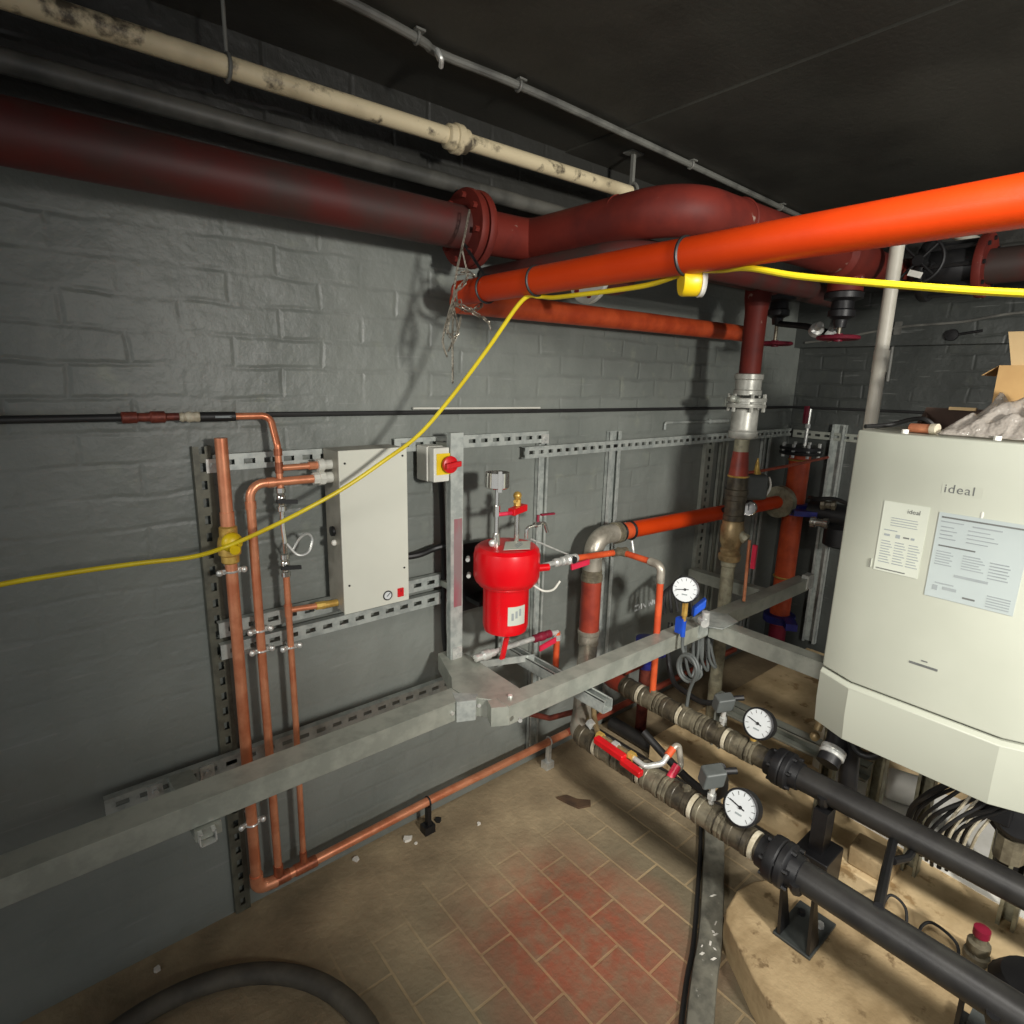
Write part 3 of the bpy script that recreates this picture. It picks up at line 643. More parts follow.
def arm(x, y0, y1, z, lab, w=.041):
    t = thing('cantilever_arm', lab, 'bracket', (x, y0, z - .04), 'cantilever arms carrying the trunking')
    part('channel', cchan((x, y0, z - .041), V((0, -1, 0)), X_, Z_, y0 - y1, width=w), 'galv', t)
    part('back_plate', MB().box(x - .03, x + .03, -.028, -.022, z - .09, z + .05), 'galv', t)
    part('end_bolt', MB().cyl((x, (y0 * .2 + y1 * .8), z - .05), (x, (y0 * .2 + y1 * .8), z - .036), .010, n=6), 'zinc', t)
    return t
arm(1.30, -.022, -.535, .589, 'open strut arm under the second beam with its bright end poking out')
t = thing('cantilever_arm', 'short steel arm under the long beam left of the copper pipes with a bright end', 'bracket', (.216, -.022, .545), 'cantilever arms carrying the trunking')
part('channel', MB().prism3([(.186, -.0215, .478), (.186, -.0215, .532), (.186, -.275, .5885), (.186, -.352, .5885), (.186, -.352, .562)], (.052, 0, 0)), 'galv_dark', t)
part('bright_end', cchan((.207, -.348, .558), -Y_, X_, Z_, .022, width=.034, depth=.030, lip=.008), 'zinc', t, 'bright zinc end')
solo('brace_bar', MB().obox((1.22, -.14, .585), V((.5, -.2, .0)), Z_, V((.2, .5, 0)), .10, .012, .003), 'galv', 'thin flat brace bar behind the second beam under the red vessel', 'bracket')

# black flexible conduit beside the post
solo('flexible_conduit', MB().tube(smooth_path([(1.005, -.045, 1.245), (1.012, -.045, 1.15), (1.018, -.045, .95), (1.018, -.045, .72), (1.03, -.055, .62), (1.05, -.10, .585), (1.07, -.16, .58)], 6), .009, 10), 'black_rubber', 'black flexible conduit dropping from the isolator beside the upright trunking', 'cable')
solo('flexible_lead', MB().tube(smooth_path([(.85, -.035, 1.0), (.92, -.05, 1.002), (.975, -.05, 1.012), (1.012, -.062, 1.02)], 6), .010, 10), 'black_rubber', 'black lead looping from the white control box to the upright trunking', 'cable')

# ------------------------------------------------------------------ copper pipework on the left
def clamp(parent, c, axis, r, off=.022, up=X_):
    d = V(axis).normalized(); s = d.cross(nY).normalized()
    mb = MB().torus(c, d, r + .002, .003, 20, 6)
    p = part('pipe_clamp', mb, 'zinc', parent)
    for k in (-1, 1):
        q = V(c) + s * k * (r + .014)
        part('clamp_screw', MB().obox(q - s * k * .006, s, d, nY, .008, .006, .003).sphere(q + nY * .004, .0085, 10), 'zinc', p)
    part('stud', MB().cyl(V(c) - nY * r, (V(c).x, -.021, V(c).z), .004, n=8), 'zinc', p)
t = thing('copper_gas_pipe', 'thickest copper pipe with a yellow gas valve, turning along the foot of the wall', 'pipe', (.365, -.08, .09))
part('riser', MB().tube(fillet([(.368, -.08, 1.395), (.367, -.08, .9), (.364, -.08, .122), (.46, -.08, .112)], .035), .0145, 20), 'copper', t)
part('floor_run', MB().tube([(.42, -.08, .112), (.95, -.08, .124), (1.64, -.08, .118)], .0145, 18), 'copper', t)
part('end_run', MB().tube([(1.60, -.08, .119), (2.2, -.08, .118), (2.9, -.085, .12)], .0145, 16), 'copper_pink', t, 'pinkish stained copper end')
part('elbow', MB().tube(fillet([(.3645, -.08, .165), (.3642, -.08, .118), (.418, -.08, .112)], .034), .018, 18), 'copper', t)
parts('tee_collar', MB().cyl((.395, -.08, .113), (.455, -.08, .113), .0175).cyl((.47, -.08, .113), (.535, -.08, .113), .0175), 'copper_dark', t)
gv = part('gas_valve', MB().lathe([(.0165, -.05), (.021, -.046), (.021, -.03), (.026, -.026), (.027, 0), (.024, .016), (.021, .02), (.021, .042), (.0165, .046)], (.367, -.08, 1.135), Z_), 'brass', t, 'yellow brass gas valve')
part('valve_head', MB().sphere((.367, -.108, 1.145), .025, 16, (1, .7, 1)).cyl((.367, -.10, 1.14), (.367, -.132, 1.13), .012), 'yellow', gv)
part('reducer', MB().cyl((.3675, -.08, 1.18), (.3675, -.08, 1.215), .0165), 'copper', t)
clamp(t, (.367, -.08, 1.065), Z_, .0145); clamp(t, (.365, -.08, .335), Z_, .0145)
for x in (.93, 1.50):
    c = part('floor_clip', MB().torus((x, -.08, .122), X_, .017, .003, 20, 6).box(x - .007, x + .007, -.09, -.07, .03, .106).box(x - .02, x + .02, -.095, -.06, 0, .03), 'black_iron' if x < 1 else 'zinc', t)

t = thing('copper_feed_pipe', 'middle copper pipe, bending over at the top into the white control box', 'pipe', (.42, -.08, .12))
part('pipe', MB().tube(fillet([(.425, -.08, .128), (.424, -.08, .7), (.424, -.08, 1.278), (.60, -.08, 1.278)], .035), .0112, 18), 'copper', t)
parts('bend_collar', MB().cyl((.424, -.08, 1.215), (.424, -.08, 1.235), .0132).cyl((.467, -.08, 1.278), (.485, -.08, 1.278), .0132), 'copper', t)
part('union', MB().cyl((.585, -.08, 1.278), (.60, -.08, 1.278), .016, n=8).cyl((.60, -.08, 1.278), (.615, -.08, 1.278), .0195, n=8).cyl((.615, -.08, 1.278), (.64, -.08, 1.278), .015, n=12), 'light_grey', t, 'white plastic union')
clamp(t, (.424, -.08, .891), Z_, .0112); clamp(t, (.4245, -.08, .834), Z_, .0112)
part('foot_tee', MB().cyl((.425, -.08, .115), (.425, -.08, .16), .0135), 'copper_dark', t)

t = thing('copper_filling_pipe', 'thinnest copper pipe at the left, with two black-handled valves and a braided loop', 'pipe', (.5, -.08, .12))
part('upper_pipe', MB().tube(fillet([(.405, -.05, 1.443), (.494, -.05, 1.443), (.499, -.078, 1.37), (.499, -.08, 1.262)], .022), .0085, 16), 'copper', t)
part('branch', MB().cyl((.499, -.08, 1.313), (.59, -.08, 1.313), .0078).cyl((.575, -.08, 1.313), (.60, -.08, 1.313), .0105, n=8), 'copper', t)
part('branch_union', MB().cyl((.598, -.08, 1.313), (.614, -.08, 1.313), .017).cyl((.614, -.08, 1.313), (.64, -.08, 1.313), .013), 'light_grey', t)
parts('collar', MB().cyl((.499, -.079, 1.345), (.499, -.079, 1.362), .0105).cyl((.499, -.08, 1.30), (.499, -.08, 1.328), .010), 'copper_dark', t)
for z, nm in ((1.232, 'black_iron'), (1.055, 'black_iron')):
    v = part('stop_valve', MB().lathe([(.008, -.032), (.0125, -.03), (.0125, -.018), (.0085, -.016), (.012, -.006), (.012, .008), (.0085, .014), (.0125, .018), (.0125, .03), (.008, .032)], (.499, -.08, z), Z_, 12), 'chrome', t)
    part('lever', MB().obox((.508, -.098, z - .004), V((1, 0, -.12)), nY, Z_, .026, .004, .005).cyl((.499, -.08, z), (.499, -.1, z), .005), nm, v)
part('braided_hose', MB().tube(smooth_path([(.499, -.08, 1.20), (.498, -.082, 1.16), (.499, -.088, 1.12), (.50, -.085, 1.09)], 6), .0062, 10), 'chrome', t)
part('hose_loop', MB().tube(smooth_path([(.503, -.09, 1.115), (.525, -.105, 1.085), (.553, -.105, 1.088), (.567, -.10, 1.118), (.556, -.10, 1.136), (.535, -.10, 1.128), (.515, -.10, 1.10)], 6), .0035, 8), 'zinc', t)
part('lower_pipe', MB().tube([(.50, -.08, 1.025), (.501, -.08, .6), (.498, -.08, .128)], .0085, 16), 'copper', t)
part('branch', MB().cyl((.501, -.08, .928), (.59, -.08, .921), .0078).cyl((.50, -.08, .91), (.50, -.08, .945), .010), 'copper', t)
part('branch_union', MB().cyl((.575, -.08, .922), (.60, -.08, .920), .0115, n=8).cyl((.6, -.08, .92), (.64, -.08, .918), .010), 'brass', t)
clamp(t, (.5, -.08, .822), Z_, .0085)
part('foot_tee', MB().cyl((.498, -.08, .118), (.498, -.08, .165), .0105), 'copper_dark', t)

t = thing('cold_water_pipe', 'black wall pipe with oxide-red joints feeding the thinnest copper pipe', 'pipe', (-.9, -.04, 1.43))
part('black_pipe', MB().tube([(-1.2, -.03, 1.445), (.19, -.035, 1.444)], .0085, 12), 'dark_wall_pipe', t)
part('red_joint', MB().lathe([(.008, 0), (.013, .002), (.013, .03), (.010, .032), (.010, .055), (.0135, .058), (.0135, .085), (.009, .088), (.009, .12), (.0, .122)], (.178, -.036, 1.444), X_, 14), 'red_rust_fit', t)
part('taped_joint', MB().lathe([(.009, 0), (.012, .006), (.010, .012), (.0135, .02), (.011, .03), (.013, .038), (.009, .05)], (.292, -.041, 1.443), X_, 10), 'ptfe', t)
part('sleeve', MB().cyl((.335, -.044, 1.443), (.412, -.049, 1.443), .0115), 'black_rubber', t)
part('sleeve_print', MB().box(.365, .402, -.0595, -.0585, 1.4405, 1.4455), 'ink', t)

# ------------------------------------------------------------------ white control box
t = thing('pressurisation_unit', 'tall white wall box with a small gauge and red switch at its foot', 'control box', (.737, -.08, .897))
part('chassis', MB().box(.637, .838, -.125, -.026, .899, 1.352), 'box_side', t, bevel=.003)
part('front_cover', MB().box(.636, .839, -.131, -.124, .897, 1.354), 'white_box', t, bevel=.002)
g = part('gauge', MB().torus((.768, -.132, .926), Y_, .013, .002, 24, 6), 'black_rubber', t)
part('dial', MB().cyl((.768, -.131, .926), (.768, -.133, .926), .012), 'dial', g)
part('needle', MB().obox((.770, -.1335, .928), V((1, 0, .8)), Y_, V((-.8, 0, 1)), .007, .0004, .0009), 'black_rubber', g)
s = part('rocker_switch', MB().box(.800, .819, -.136, -.130, .914, .940), 'red_plastic', t, bevel=.001)
part('switch_mark', MB().box(.8085, .8105, -.1368, -.1358, .930, .936), 'dark_pink', s)
part('socket', MB().lathe([(.012, 0), (.014, .002), (.014, .008), (.008, .009)], (.637, -.078, 1.127), -X_), 'black_iron', t)
part('plug', MB().sphere((.634, -.085, 1.096), .009, 10), 'white_sheet', t)
for x, z in ((.652, 1.32), (.824, 1.33), (.652, .98), (.824, 1.0)):
    part('screw', MB().cyl((x, -.13, z), (x, -.1325, z), .003, n=10), 'black_rubber', t)

# ------------------------------------------------------------------ rotary isolator
t = thing('rotary_isolator', 'light grey isolator box with red rotary knob on a yellow plate', 'switch', (.98, -.06, 1.24))
part('enclosure', MB().box(.932, .992, -.085, -.024, 1.238, 1.345), 'light_grey', t, bevel=.004)
part('lid', MB().box(.936, .9915, -.118, -.084, 1.240, 1.343), 'light_grey', t, bevel=.003)
part('yellow_plate', MB().box(.945, .9912, -.1205, -.1175, 1.262, 1.326), 'yellow', t)
part('spindle', MB().cyl((.975, -.119, 1.293), (.975, -.128, 1.293), .010), 'black_rubber', t)
k = part('knob', MB().lathe([(.025, 0), (.026, .003), (.026, .010), (.023, .012)], (.984, -.1265, 1.293), nY, 28), 'red_plastic', t)
part('grip', MB().obox((.988, -.144, 1.293), V((1, 0, .1)), Y_, Z_, .027, .007, .0085), 'red_plastic', k, bevel=.003)

# ------------------------------------------------------------------ red vessel
vx, vy = 1.157, -.20
t = thing('air_separator_vessel', 'bright red two-stage vessel with a wide top and narrower bottom', 'vessel', (vx, vy, .72))
part('upper_shell', MB().lathe([(.02, .0), (.085, 0), (.10, .012), (.107, .03), (.107, .10), (.103, .118), (.092, .128), (.06, .131), (.0, .132)], (vx, vy, .902), Z_, 40), 'red_gloss', t)
part('lower_shell', MB().lathe([(.0, 0), (.05, .002), (.070, .012), (.0745, .03), (.0745, .165), (.08, .172)], (vx, vy, .735), Z_, 40), 'red_gloss', t)
part('rim_seam', MB().torus((vx, vy, .906), Z_, .088, .004, 40, 6), 'red_gloss', t)
lp = [(vx - .055, vy - .05, 1.0345), (vx + .02, vy - .088, 1.0345), (vx + .082, vy - .02, 1.0345), (vx + .01, vy + .02, 1.0345)]
part('top_label', MB().prism3(lp, (0, 0, .0012)), 'paper', t, 'white paper label')
tm = MB()
for i in range(3):
    tm.obox((vx + .015 + i * .006, vy - .045 + i * .012, 1.0359), V((.8, .42, 0)), V((-.42, .8, 0)), Z_, .026, .002, .0003)
part('label_print', tm, 'ink', t)
# curved paper label on the lower shell
cl = MB(); n = 8; vs = []
for k in range(n + 1):
    a = math.radians(236 + 48 * k / n)
    for r in (.0748, .0756):
        for z in (.785, .848): vs.append((vx + r * math.cos(a), vy + r * math.sin(a), z))
fs = []
for k in range(n):
    o = k * 4; p = o + 4
    fs += [(o + 2, o + 3, p + 3, p + 2), (o, p, p + 1, o + 1), (o + 1, p + 1, p + 3, o + 3), (o, o + 2, p + 2, p)]
fs += [(0, 1, 3, 2), (n * 4, n * 4 + 2, n * 4 + 3, n * 4 + 1)]
cl.add(vs, fs); part('front_label', cl, 'paper', t, 'white paper label')
for k in range(3):
    a = math.radians(248 + k * 10)
    part('label_print', MB().obox((vx + .0757 * math.cos(a), vy + .0757 * math.sin(a), .815 + .006 * k), (-math.sin(a), math.cos(a), 0), Z_, (math.cos(a), math.sin(a), 0), .004, .012, .0003), 'ink', t)
parts('wall_bracket', MB().box(vx - .04, vx + .04, -.11, -.022, .80, .815).box(vx - .04, vx + .04, -.11, -.022, .95, .965).box(vx - .05, vx + .05, -.028, -.022, .76, 1.0), 'black_iron', t)
parts('bracket_bolt', MB().cyl((1.062, -.12, .985), (1.046, -.14, .985), .007, n=8).cyl((1.066, -.12, .93), (1.05, -.14, .93), .007, n=8), 'zinc', t)
part('side_port', MB().tube([(vx + .07, vy - .06, .955), (vx + .115, vy - .075, .955)], .012, 12), 'red_gloss', t)
# tundish cup on a stem
c = part('tundish_stem', MB().tube([(vx - .045, vy, 1.03), (vx - .045, vy, 1.225)], .0065, 10).cyl((vx - .045, vy, 1.03), (vx - .045, vy, 1.075), .012).cyl((vx - .045, vy, 1.13), (vx - .045, vy, 1.165), .011, n=6), 'chrome', t)
part('tundish_cup', MB().lathe([(.006, 0), (.034, .003), (.038, .007), (.038, .052), (.0365, .052), (.0365, .009), (.03, .007), (.0, .0068)], (vx - .045, vy, 1.217), Z_, 28).obox((vx - .062, vy - .034, 1.245), V((1, -.4, 0)), V((.4, 1, 0)), Z_, .006, .003, .032), 'chrome', c)
part('stem_valve', MB().sphere((vx - .068, vy - .01, 1.05), .012, 10).cyl((vx - .075, vy - .012, 1.05), (vx - .045, vy, 1.05), .008), 'zinc', c)
part('stem_tail', MB().tube([(vx - .045, vy, 1.135), (vx - .02, vy - .02, 1.14), (vx + .02, vy - .008, 1.135)], .006, 10), 'pink_red', c)
c = part('vent_stem', MB().tube([(vx + .038, vy, 1.03), (vx + .038, vy, 1.13)], .008, 12), 'chrome', t)
part('vent_valve', MB().cyl((vx + .038, vy, 1.155), (vx + .038, vy, 1.175), .012, n=6).sphere((vx + .038, vy, 1.187), .014, 12).cyl((vx + .02, vy - .01, 1.172), (vx + .056, vy + .01, 1.172), .006), 'brass', c)
part('vent_handle', MB().obox((vx + .036, vy - .006, 1.143), V((1, .2, .1)), V((-.2, 1, 0)), Z_, .034, .014, .011), 'red_plastic', c, bevel=.003)
c = part('gauge_cock', MB().tube(fillet([(vx + .08, vy, 1.04), (vx + .08, vy, 1.075), (vx + .155, vy - .005, 1.085), (vx + .165, vy - .01, 1.05)], .012), .006, 10).cyl((vx + .115, vy - .002, 1.08), (vx + .135, vy - .003, 1.083), .010, n=6), 'chrome', t)
part('cock_lever', MB().obox((vx + .165, vy - .008, 1.112), V((1, 0, -.05)), Y_, Z_, .03, .005, .003).cyl((vx + .13, vy, 1.085), (vx + .13, vy, 1.112), .005), 'dark_pink', c)
part('drain_string', MB().tube(smooth_path([(vx + .072, vy - .05, .895), (vx + .10, vy - .07, .875), (vx + .14, vy - .075, .872), (vx + .17, vy - .075, .895)], 6), .0038, 8), 'light_grey', t, 'short white cord')
part('capillary', MB().tube([(vx + .10, vy, 1.035), (vx + .19, vy, .992), (vx + .30, vy - .0, .94)], .003, 8), 'zinc', t)
part('elbow_nipple', MB().torus((vx + .09, vy - .055, .905), V((1, -.6, 0)), .008, .004, 14, 6), 'zinc', t)
# drain valve set under the vessel
d = part('drain_pipe', MB().tube(fillet([(vx, vy, .74), (vx - .005, vy, .675), (vx + .20, vy + .005, .668), (vx + .25, vy + .005, .662)], .018), .009, 12).cyl((vx - .12, vy, .672), (vx, vy, .674), .009), 'zinc', t)
part('drain_cock', MB().lathe([(.008, 0), (.013, .004), (.013, .022), (.017, .026), (.017, .05), (.012, .056), (.012, .08), (.0, .085)], (vx - .04, vy, .673), -X_, 12), 'zinc', d)
part('red_lever', MB().obox((vx - .022, vy - .025, .69), V((-.35, -.1, -1)), X_, V((-.1, 1, 0)), .035, .008, .004), 'red_plastic', d)
part('isolating_valve', MB().lathe([(.010, 0), (.014, .003), (.014, .02), (.010, .023), (.016, .03), (.016, .05), (.010, .056), (.014, .06), (.014, .08), (.010, .082)], (vx + .13, vy + .003, .669), X_, 12), 'dark_pink', d)
part('isolating_lever', MB().obox((vx + .178, vy - .02, .645), V((1, -.1, .25)), Z_, V((.1, 1, 0)), .036, .009, .004), 'pink_red', d)
part('drop_pipe', MB().tube([(vx + .247, vy + .005, .665), (vx + .247, vy + .005, .44)], .0115, 14), 'orange_dull', d)
part('drop_union', MB().cyl((vx + .247, vy + .005, .635), (vx + .247, vy + .005, .655), .016, n=8), 'zinc', d)

# chalk marks on the wall right of the steel elbow
ck = MB()
for (a, b2) in (((2.10, .535), (2.13, .535)), ((2.13, .535), (2.128, .515)), ((2.10, .513), (2.128, .513)), ((2.145, .535), (2.147, .513)), ((2.16, .53), (2.175, .515)), ((2.20, .535), (2.205, .513)), ((2.20, .535), (2.225, .515)), ((2.228, .535), (2.228, .513)), ((2.24, .53), (2.245, .515))):
    A = V((a[0], -.001, a[1])); B = V((b2[0], -.001, b2[1])); dd = (B - A)
    ck.obox((A + B) / 2, dd, Y_, dd.cross(Y_), dd.length / 2 + .003, .0008, .004)
solo('chalk_marks', ck, 'chalk', 'few white scribbled strokes on the grey wall near the thin orange upright pipe', 'marking')

# ------------------------------------------------------------------ orange flow pipe, steel elbow and drop to the front header
t = thing('flow_pipe', 'orange pipe along the wall with a bare steel elbow dropping to the front header', 'pipe', (1.645, -.13, .40))
ey = -.13
part('level_pipe', MB().tube([(1.86, ey, .962), (2.4, ey, .952), (3.2, ey, .935)], .034, 22), 'orange', t)
part('end_collar', MB().cyl((1.80, ey, .963), (1.86, ey, .962), .0345), 'orange_dull', t)
parts('grooved_ring', MB().torus((1.80, ey, .963), X_, .035, .006, 28, 8).torus((1.858, ey, .962), X_, .035, .006, 28, 8), 'black_iron', t)
part('top_elbow', MB().tube(fillet([(1.80, ey, .963), (1.645, ey, .966), (1.645, ey, .82)], .115, 12), .037, 22), 'elbow_steel', t, 'bare steel elbow')
part('coupling', MB().lathe([(.037, -.014), (.043, -.012), (.043, .012), (.037, .014)], (1.775, ey, .9635), X_), 'fitting', t)
part('drain_tap', MB().cyl((1.83, ey - .035, .93), (1.83, ey - .045, .895), .006).cyl((1.83, ey - .044, .9), (1.832, ey - .05, .865), .005), 'zinc', t)
part('coupling', MB().lathe([(.037, -.025), (.042, -.022), (.042, .0), (.039, .004), (.039, .02), (.034, .024)], (1.645, ey, .815), Z_), 'fitting', t)
part('drop_pipe', MB().tube([(1.645, ey, .81), (1.645, ey, .585)], .0395, 24), 'rust_red', t, 'rust-red drop pipe')
part('coupling', MB().lathe([(.036, -.03), (.041, -.026), (.041, .012), (.044, .016), (.044, .03), (.036, .034)], (1.645, ey, .555), Z_), 'elbow_steel', t)
low = fillet([(1.645, ey, .54), (1.645, ey, .50), (1.465, -.285, .50), (1.462, -.288, .385), (1.36, -.37, .375), (1.35, -.42, .375)], .05, 8)
part('lower_elbow', MB().tube(low, .036, 20), 'elbow_steel', t)

# ------------------------------------------------------------------ the two headers
def header(X, y0, ysp, y1, lab, taps, seed):
    rnd = random.Random(seed); z = .375
    t = thing('header_pipe', lab, 'pipe', (X, (y0 + y1) / 2, z - .05))
    part('steel_barrel', MB().tube([(X, y0, z), (X, ysp + .02, z)], .0345, 24), 'steel_pipe', t)
    y = y0 - .015; k = 0
    while y > ysp + .09:
        L = .062
        part('fitting', MB().lathe([(.0345, 0), (.0390, .002), (.0390, .014), (.0370, .016), (.0370, L - .016), (.0390, L - .014), (.0390, L - .002), (.0345, L)], (X, y, z), nY, 28), 'fitting' if k % 2 else 'steel_pipe', t)
        if k % 2 == 0: part('thread_tape', MB().lathe([(.0345, 0), (.0380, .002), (.0380, .012), (.0345, .014)], (X, y - L - .004, z), nY, 28), 'ptfe', t)
        else: part('union_ring', MB().lathe([(.0345, 0), (.0400, .003), (.0400, .010), (.0370, .012), (.0370, .016), (.0400, .018), (.0400, .024), (.0345, .026)], (X, y - L - .004, z), nY, 10), 'fitting', t)
        y -= L + (.022 if k % 2 == 0 else .036); k += 1
    part('thread_tape', MB().lathe([(.0345, 0), (.0380, .002), (.0380, .018), (.0345, .02)], (X, ysp + .045, z), nY, 28), 'ptfe', t)
    c = part('flange_coupling', MB().lathe([(.035, -.05), (.042, -.048), (.044, -.026), (.056, -.022), (.058, -.016), (.058, .002), (.054, .006), (.058, .010), (.058, .024), (.054, .028), (.044, .032), (.042, .055), (.037, .057)], (X, ysp, z), nY, 32), 'black_iron', t, 'black bolted coupling')
    parts('coupling_bolt', bolt_ring((X, ysp - .005, z), Y_, .050, 6, .006, .036, .4), 'black_iron', c)
    part('black_pipe', MB().tube([(X, ysp - .04, z), (X, y1, z)], .0375, 28), 'black_paint', t, 'black painted length')
    for ty, th in taps: part('boss', MB().cyl((X, ty, z + .026), (X, ty, z + .045), .013, n=8), 'fitting', t)
    return t
HX1, HX2 = 1.35, 1.722
header(HX1, -.38, -1.078, -2.3, 'front header pipe low over the paving, steel fittings then black', [(-.66, 0), (-.80, 0), (-.95, 0)], 1)
h2 = header(HX2, -.26, -.905, -2.3, 'rear header pipe under the boiler front, steel fittings then black', [(-.40, 0), (-.54, 0), (-.68, 0), (-.80, 0)], 2)
part('red_end', MB().tube(fillet([(HX2, -.27, .375), (HX2, -.16, .375), (2.0, -.16, .375)], .07), .034, 20), 'rust_red', h2, 'dull red end bend')

# drain bypass with red lever along the front header
t = thing('bypass_valve', 'brass bypass pipe with two bright red lever valves lying along the front header', 'valve', (1.39, -.5, .42))
bz = .418; bx = 1.338
part('pipe', MB().tube(fillet([(1.43, -.36, .47), (1.395, -.40, bz + .01), (bx, -.47, bz), (bx, -.60, bz)], .02), .0095, 12), 'old_brass', t)
for k, yy in enumerate((-.41, -.47, -.535, -.60)):
    part('nut', MB().cyl((bx + (.022 if k == 0 else .0), yy, bz + (.008 if k == 0 else 0)), (bx + (.018 if k == 0 else 0), yy - .02, bz + (.004 if k == 0 else 0)), .0155, n=6), 'brass' if k % 2 else 'zinc', t)
part('lever', MB().obox((bx - .028, -.545, bz + .004), V((-.06, -1, 0)), X_, Z_, .062, .013, .011), 'red_plastic', t, bevel=.004)
part('lever', MB().obox((bx - .038, -.640, bz - .004), V((-.08, -1, 0)), X_, Z_, .04, .012, .010), 'red_plastic', t, bevel=.004)
part('outlet', MB().tube(fillet([(bx, -.60, bz), (bx - .005, -.665, bz - .002), (bx + .03, -.70, bz + .012), (bx + .075, -.70, bz + .04)], .025), .0085, 12), 'zinc', t)
part('red_sleeve', MB().tube([(bx + .055, -.70, bz + .029), (bx + .08, -.70, bz + .043)], .0115, 12), 'orange_dull', t)
part('return_bend', MB().tube(fillet([(bx + .075, -.70, bz + .04), (bx + .10, -.705, bz + .055), (bx + .095, -.725, bz - .01), (HX1 + .01, -.735, .405)], .016), .0095, 12), 'elbow_steel', t)
part('drop_sleeve', MB().tube([(HX1 + .045, -.735, .432), (HX1 + .012, -.735, .405)], .0125, 12), 'pink_red', t)

t = thing('drain_branch', 'short stained branch pipe with a brass elbow meeting the floor copper pipe', 'pipe', (1.45, -.2, .12))
part('pipe', MB().tube(fillet([(1.335, -.03, .34), (1.34, -.10, .32), (1.38, -.20, .33), (1.42, -.28, .38)], .02), .010, 12), 'red_rust_fit', t)
part('union', MB().cyl((1.335, -.045, .335), (1.337, -.075, .327), .014, n=8), 'zinc', t)
part('brass_cock', MB().lathe([(.008, 0), (.013, .003), (.013, .02), (.009, .024), (.012, .04), (.0, .044)], (1.475, -.36, .40), V((.1, -.4, .9)), 12).sphere((1.48, -.375, .42), .014, 10), 'brass', t)

# thin orange pipe from the rear header to the vessel
t = thing('thin_orange_pipe', 'thin orange upright pipe bending over from the rear header to the red vessel', 'pipe', (HX2, -.40, .41))
part('upright', MB().tube([(HX2, -.398, .41), (HX2 - .01, -.398, .86)], .0125, 16), 'orange_dull', t)
part('corner_elbow', MB().tube(fillet([(HX2 - .01, -.398, .845), (HX2 - .01, -.398, .91), (HX2 - .01, -.345, .912)], .03), .0150, 16), 'elbow_steel', t, 'grey steel elbow')
part('cross_pipe', MB().tube([(HX2 - .01, -.35, .912), (HX2 - .012, -.235, .915)], .0118, 14), 'orange_dull', t)
part('tee', MB().tube([(HX2 - .011, -.24, .915), (HX2 - .012, -.195, .916)], .0150, 14).tube([(HX2 + .02, -.21, .914), (HX2 - .06, -.212, .919)], .0150, 14), 'fitting', t)
part('vessel_pipe', MB().tube([(HX2 - .05, -.212, .919), (1.42, -.22, .94)], .0118, 14), 'orange_dull', t)
v = part('ball_valve', MB().lathe([(.010, 0), (.0155, .003), (.0155, .02), (.011, .024), (.018, .032), (.018, .055), (.011, .062), (.0155, .066), (.0155, .085), (.010, .088), (.010, .10), (.0145, .104), (.0145, .125), (.009, .13), (.009, .19)], (1.455, -.222, .94), V((-1, -.17, .08)), 12), 'zinc', t)
part('lever', MB().obox((1.455, -.243, .921), V((1, .02, .04)), Y_, Z_, .045, .005, .010), 'pink_red', v, bevel=.002)
part('lever_hub', MB().cyl((1.42, -.22, .945), (1.42, -.25, .945), .012, n=10), 'black_iron', v)

# ------------------------------------------------------------------ riser
RX, RY = 2.23, -.365
t = thing('riser', 'upright stacked pipe from red main through silver flange and bronze strainer to the floor', 'pipe', (RX, RY, 0))
def rl(name, prof, z, mat, lab=None, n=28): return part(name, MB().lathe(prof, (RX, RY, z), Z_, n), mat, t, lab)
rl('red_pipe', [(.040, 0), (.041, .25), (.048, .30), (.048, .33), (.04, .335)], 1.57, 'red_oxide', 'dark red top length')
rl('upper_coupling', [(.046, 0), (.053, .003), (.053, .02), (.049, .024), (.049, .06), (.054, .064), (.054, .082), (.046, .085)], 1.505, 'silver_paint', 'silver coupling')
rl('flange', [(.045, 0), (.074, 0), (.075, .003), (.075, .013), (.066, .014), (.066, .022), (.075, .023), (.075, .034), (.074, .037), (.045, .037)], 1.46, 'silver_paint', 'silver bolted flange', 32)
parts('flange_bolt', bolt_ring((RX, RY, 1.478), Z_, .066, 6, .0075, .034, .3), 'silver_paint', t)
rl('lower_coupling', [(.03, 0), (.052, .004), (.056, .012), (.056, .03), (.052, .034), (.050, .04), (.050, .115), (.044, .12)], 1.335, 'silver_paint', 'silver coupling')
rl('nipple', [(.029, 0), (.029, .06)], 1.28, 'galv_green')
rl('red_reducer', [(.039, 0), (.031, .09), (.030, .10)], 1.185, 'rust_red', 'rust-red taper')
rl('steel_tee', [(.034, 0), (.043, .003), (.043, .022), (.040, .025), (.040, .085), (.043, .088), (.043, .107), (.046, .11), (.046, .13), (.04, .133), (.04, .185), (.036, .188)], 1.0, 'steel_pipe')
part('clip_band', MB().torus((RX, RY, 1.185), Z_, .039, .004, 28, 6), 'brass', t)
rl('strainer', [(.03, 0), (.042, .003), (.046, .012), (.046, .028), (.038, .034), (.041, .05), (.036, .056), (.040, .07), (.046, .085), (.047, .15), (.043, .158), (.043, .175), (.034, .178)], .825, 'old_brass', 'bronze strainer', 24)
s = part('strainer_leg', MB().tube([(RX, RY - .02, .96), (RX + .005, RY - .055, .935)], .020, 14).cyl((RX + .005, RY - .053, .936), (RX + .007, RY - .064, .929), .023, n=8), 'galv_green', t)
